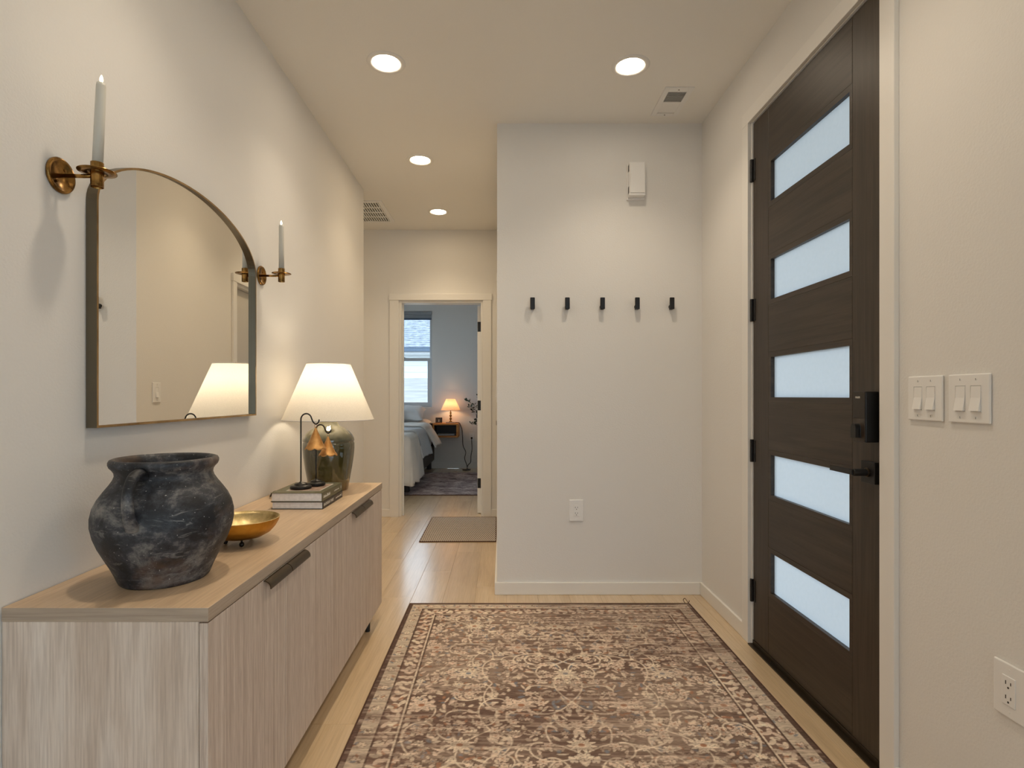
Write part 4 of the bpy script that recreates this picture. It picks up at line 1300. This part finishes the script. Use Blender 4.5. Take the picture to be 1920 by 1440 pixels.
BXR, BXL, BY0, BY1 = -1.085, -2.64, 6.55, 8.72
bd = thing('bed', 'bed with dark wood frame under the bedroom window', 'bed', ((BXL + BXR) / 2, (BY0 + BY1) / 2, 0))
cx, cy = (BXL + BXR) / 2, (BY0 + BY1) / 2
make('frame', box(BXL - cx, BXR - cx, BY0 - cy, BY1 - cy, 0.14, 0.36), 'darkbed', bd, bevel=0.01)
for x in (BXL + 0.03, BXR - 0.10):
    for y in (BY0 + 0.03, BY1 - 0.12):
        make('leg', box(x - cx, x + 0.07 - cx, y - cy, y + 0.07 - cy, 0.0105, 0.14), 'darkbed', bd, bevel=0.004)
make('headboard', box(BXL - cx, BXR - cx, BY1 - cy, BY1 + 0.05 - cy, 0.14, 0.72), 'darkbed', bd, bevel=0.01)
make('mattress', box(BXL + 0.03 - cx, BXR - 0.03 - cx, BY0 + 0.04 - cy, BY1 - 0.01 - cy, 0.36, 0.645), 'white_linen', bd, bevel=0.05, seg=4)

def drape(name, label, y0, y1, ztop, hem, bulge, mat, xl=-2.5, fold=0.02, foot=False, seed=0):
    ns, ny_ = 60, 46
    V, F = [], []
    rr = random.Random(seed)
    ph = rr.uniform(0, 6)
    xr = BXR + 0.01
    top_len = xr - xl
    rad = 0.07
    side = ztop - rad - hem
    tot = top_len - rad + rad * PI / 2 + side
    for j in range(ny_):
        v = j / (ny_ - 1)
        y = y0 + (y1 - y0) * v
        hj = 1 + 0.035 * math.sin(v * 5 + ph) + 0.012 * math.sin(v * 15 + 2 * ph)
        for i in range(ns):
            s = (i / (ns - 1)) ** 0.6 * tot
            if s < top_len - rad:
                x, z, w = xl + s, ztop, 0
            elif s < top_len - rad + rad * PI / 2:
                a = (s - (top_len - rad)) / rad
                x, z, w = xr - rad + rad * math.sin(a), ztop - rad + rad * math.cos(a), 0.15 * a
            else:
                d = (s - (top_len - rad + rad * PI / 2)) * hj
                w = min(1, 0.25 + d / max(side, 0.01))
                x, z = xr + bulge * (d / max(side, 0.01)) ** 0.8, ztop - rad - d
            x += w * fold * math.sin(v * (y1 - y0) * 15 + ph)
            yy = y
            if foot and v < 0.001:
                pass
            z += 0.006 * math.sin(x * 9 + y * 7) * (1 - w)
            V.append((x, yy + w * 0.01 * math.sin(z * 17 + ph), z))
    for j in range(ny_ - 1):
        for i in range(ns - 1):
            F.append((j * ns + i, j * ns + i + 1, (j + 1) * ns + i + 1, (j + 1) * ns + i))
    if foot:     # front skirt falling over the foot end
        nz = 16
        o = len(V)
        for k in range(nz):
            f = (k + 1) / nz
            for i in range(ns):
                bx, by, bz = V[i]
                zb = hem + 0.03 * math.sin(bx * 8)
                V.append((bx, by - 0.10 * math.sin(f * PI / 2) * (1 if bz > hem + 0.1 else 0.4) - 0.025 * f * math.sin(bx * 20), bz + (min(zb, bz) - bz) * f ** 1.6))
        for k in range(nz):
            for i in range(ns - 1):
                a = (o + (k - 1) * ns + i) if k else i
                b = o + k * ns + i
                F.append((a, b, b + 1, a + 1))
    ob = make(name, (V, F), mat, smooth=True)
    sd = ob.modifiers.new('thickness', 'SOLIDIFY')
    sd.thickness = 0.022
    sd.offset = 1
    return tag(ob, label, 'bedding')
drape('duvet', 'cream duvet hanging over the foot corner of the bed', 6.40, 7.05, 0.680, 0.15, 0.05, 'linen', fold=0.016, foot=True, seed=2)
drape('striped_blanket', 'white blanket with thin grey stripes across the middle of the bed', 6.92, 7.72, 0.706, 0.37, 0.075, 'stripe', fold=0.012, seed=5)
drape('folded_coverlet', 'cream coverlet folded back toward the pillows', 7.62, 8.28, 0.734, 0.44, 0.14, 'linen', fold=0.010, seed=9)

def pillow(name, label, loc, size, rot, mat, group=None):
    n = 20
    V, F = [], []
    for sgn in (1, -1):
        for j in range(n + 1):
            for i in range(n + 1):
                u, v = i / n * 2 - 1, j / n * 2 - 1
                t = max(0.0, (1 - u ** 4) * (1 - v ** 4)) ** 0.55
                px = u * size[0] / 2 * (1 - 0.07 * (1 - v * v)) ; pz = v * size[2] / 2 * (1 - 0.07 * (1 - u * u))
                V.append((px, sgn * t * size[1] / 2 + 0.006 * math.sin(u * 9 + v * 5), pz))
        o = 0 if sgn == 1 else (n + 1) ** 2
        for j in range(n):
            for i in range(n):
                a = o + j * (n + 1) + i
                q = (a, a + 1, a + n + 2, a + n + 1)
                F.append(q if sgn == -1 else q[::-1])
    o = make(name, (V, F), mat, smooth=True, loc=loc, rot=rot)
    return tag(o, label, 'pillow', group)
pillow('bed_pillow', 'white pillow leaning at the head of the bed', (-1.53, 8.50, 0.872), (0.66, 0.20, 0.44), (math.radians(-68), 0, 0), 'white_linen', 'bed pillows')
pillow('bed_pillow', 'cream pillow lying under the white pillow', (-1.42, 8.50, 0.722), (0.62, 0.15, 0.36), (math.radians(-82), 0, 0), 'linen', 'bed pillows')
pillow('throw_pillow', 'small grey patterned throw pillow in front of the white pillow', (-1.76, 8.24, 0.90), (0.42, 0.15, 0.34), (math.radians(-30), 0, 0), 'greypillow')

# floating nightstand
ns_ = thing('floating_nightstand', 'orange wood wall-mounted nightstand beside the bed', 'nightstand', (-0.884, YW, 0.515))
make('cabinet_box', join(box(-0.195, 0.195, -0.33, -0.001, 0.190, 0.215), box(-0.195, 0.195, -0.33, -0.001, 0, 0.025), box(-0.195, -0.170, -0.33, -0.001, 0.025, 0.190), box(0.170, 0.195, -0.33, -0.001, 0.025, 0.190)), 'orangewood', ns_, bevel=0.003)
make('back_panel', box(-0.170, 0.170, -0.012, -0.002, 0.025, 0.190), 'darkbed', ns_)
make('inner_lining', join(box(-0.170, -0.166, -0.31, -0.012, 0.025, 0.19), box(0.166, 0.170, -0.31, -0.012, 0.025, 0.19), box(-0.166, 0.166, -0.31, -0.012, 0.186, 0.19)), 'darkbed', ns_)
nb = thing('magazine', 'grey magazine lying inside the nightstand', 'magazine', (-0.875, YW - 0.17, 0.5405))
make('pages', box(-0.13, 0.13, -0.10, 0.10, 0, 0.026), 'blind', nb, bevel=0.002)
make('cover', box(-0.132, 0.132, -0.102, 0.102, 0.026, 0.028), 'stone', nb)
pf = thing('picture_frame', 'small dark framed picture on the nightstand', 'picture frame', (-1.005, YW - 0.13, 0.731), (math.radians(-8), 0, 0))
make('frame', join(box(-0.052, 0.052, -0.006, 0.006, 0, 0.010), box(-0.052, 0.052, -0.006, 0.006, 0.072, 0.082), box(-0.052, -0.042, -0.006, 0.006, 0.010, 0.072), box(0.042, 0.052, -0.006, 0.006, 0.010, 0.072)), 'darkbed', pf, bevel=0.001)
make('picture', box(-0.042, 0.042, -0.002, 0.004, 0.010, 0.072), 'picture', pf)
make('figure_print', box(-0.006, 0.006, -0.0026, -0.002, 0.014, 0.052), 'print', pf)
sl = thing('bedside_lamp', 'small brass bedside lamp with pleated orange shade on the nightstand', 'lamp', (-0.815, YW - 0.19, 0.730))
make('stone_base', box(-0.070, 0.070, -0.055, 0.055, 0.0004, 0.016), 'stone', sl, bevel=0.003)
make('stem', lathe([(0, 0.016), (0.026, 0.016), (0.022, 0.028), (0.010, 0.036), (0.008, 0.045), (0.018, 0.058), (0.022, 0.068), (0.014, 0.080), (0.007, 0.088), (0.015, 0.100), (0.021, 0.114), (0.014, 0.128), (0.007, 0.138), (0.014, 0.150), (0.016, 0.160), (0.008, 0.172), (0.006, 0.20), (0.011, 0.205), (0.011, 0.235), (0, 0.237)], 24), 'brass', sl, smooth=True)
np_ = 120
V, F = [], []
for i in range(5):
    s = i / 4
    for k in range(np_):
        a = 2 * PI * k / np_
        r = (0.148 - 0.080 * s) * (1 + (0.022 if k % 2 else -0.022))
        V.append((r * math.cos(a), r * math.sin(a), 0.200 + 0.175 * s))
for i in range(4):
    for k in range(np_):
        k2 = (k + 1) % np_
        F.append((i * np_ + k, i * np_ + k2, (i + 1) * np_ + k2, (i + 1) * np_ + k))
make('shade', (V, F), 'shade2', sl)
make('bulb', lathe([(0, 0.238), (0.012, 0.24), (0.024, 0.27), (0.022, 0.29), (0, 0.302)], 16), 'bulb2', sl, smooth=True)
make('power_cord', tube([(0.05, 0.06, 0.006), (0.125, 0.02, 0.004), (0.15, -0.02, -0.02), (0.175, 0.02, -0.10), (0.182, 0.06, -0.22), (0.190, 0.07, -0.36), (0.230, 0.07, -0.46), (0.215, 0.06, -0.56), (0.25, 0.03, -0.66), (0.255, 0.0, -0.72),
                         (0.19, -0.03, -0.723), (0.24, -0.07, -0.723), (0.31, -0.04, -0.722), (0.255, 0.02, -0.715), (0.27, 0.06, -0.66), (0.305, 0.10, -0.62), (0.310, 0.12, -0.52), (0.325, 0.15, -0.42), (0.317, 0.176, -0.285), (0.318, 0.176, -0.255)], 0.0055, 6, smooth=6), 'black', sl, smooth=True)

make('plug', box(0.305, 0.331, 0.168, 0.1815, -0.262, -0.232), 'black', sl, bevel=0.003)

# dark leafy branches in a floor vase just beyond the doorway's right edge
pl = thing('branch_arrangement', 'dark leafy branches reaching into the bedroom doorway', 'plant', (-0.20, 8.25, 0.0102))
make('vase', lathe([(0, 0.002), (0.10, 0.002), (0.13, 0.05), (0.15, 0.20), (0.13, 0.38), (0.07, 0.50), (0.055, 0.54), (0.065, 0.56), (0.055, 0.56), (0.045, 0.54), (0.045, 0.4), (0, 0.38)], 40), 'ceramic', pl, smooth=True)
rb = random.Random(4)
tips = [(-0.34, 0.02, 1.08), (-0.30, -0.02, 0.99), (-0.25, 0.03, 0.93), (-0.17, 0.0, 1.15), (-0.22, -0.05, 0.78), (-0.29, 0.02, 0.74), (0.05, 0.04, 1.25), (0.2, 0.0, 1.05), (-0.13, 0.05, 1.02)]
for tx, ty, tz in tips:
    mid_ = (tx * 0.35, ty * 0.5, 0.55 + (tz - 0.55) * 0.65)
    path = smooth_path([(0, 0, 0.42), (tx * 0.08, ty * 0.2, 0.60), mid_, (tx, ty, tz)], 8)
    bch = make('branch', tube(path, [0.005, 0.004, 0.0025, 0.0015], 6), 'twig', pl, smooth=True)
    lv_ = []
    for k in range(9, len(path)):
        for q in range(2):
            c = path[k]
            d = Vector((rb.uniform(-1, 1), rb.uniform(-1, 1), rb.uniform(-0.5, 0.9))).normalized()
            s = Vector((rb.uniform(-1, 1), rb.uniform(-1, 1), rb.uniform(-1, 1)))
            s = (s - d * s.dot(d)).normalized()
            L_, W_ = rb.uniform(0.040, 0.065), rb.uniform(0.010, 0.016)
            up = d.cross(s) * 0.004
            lv_.append(([tuple(c), tuple(c + d * L_ * 0.5 + s * W_), tuple(c + d * L_), tuple(c + d * L_ * 0.5 - s * W_), tuple(c + d * L_ * 0.5 + up)], [(0, 1, 4), (1, 2, 4), (2, 3, 4), (3, 0, 4)]))
    lf_ = make('leaves', join(*lv_), 'leaf', bch)
    lf_['kind'] = 'stuff'
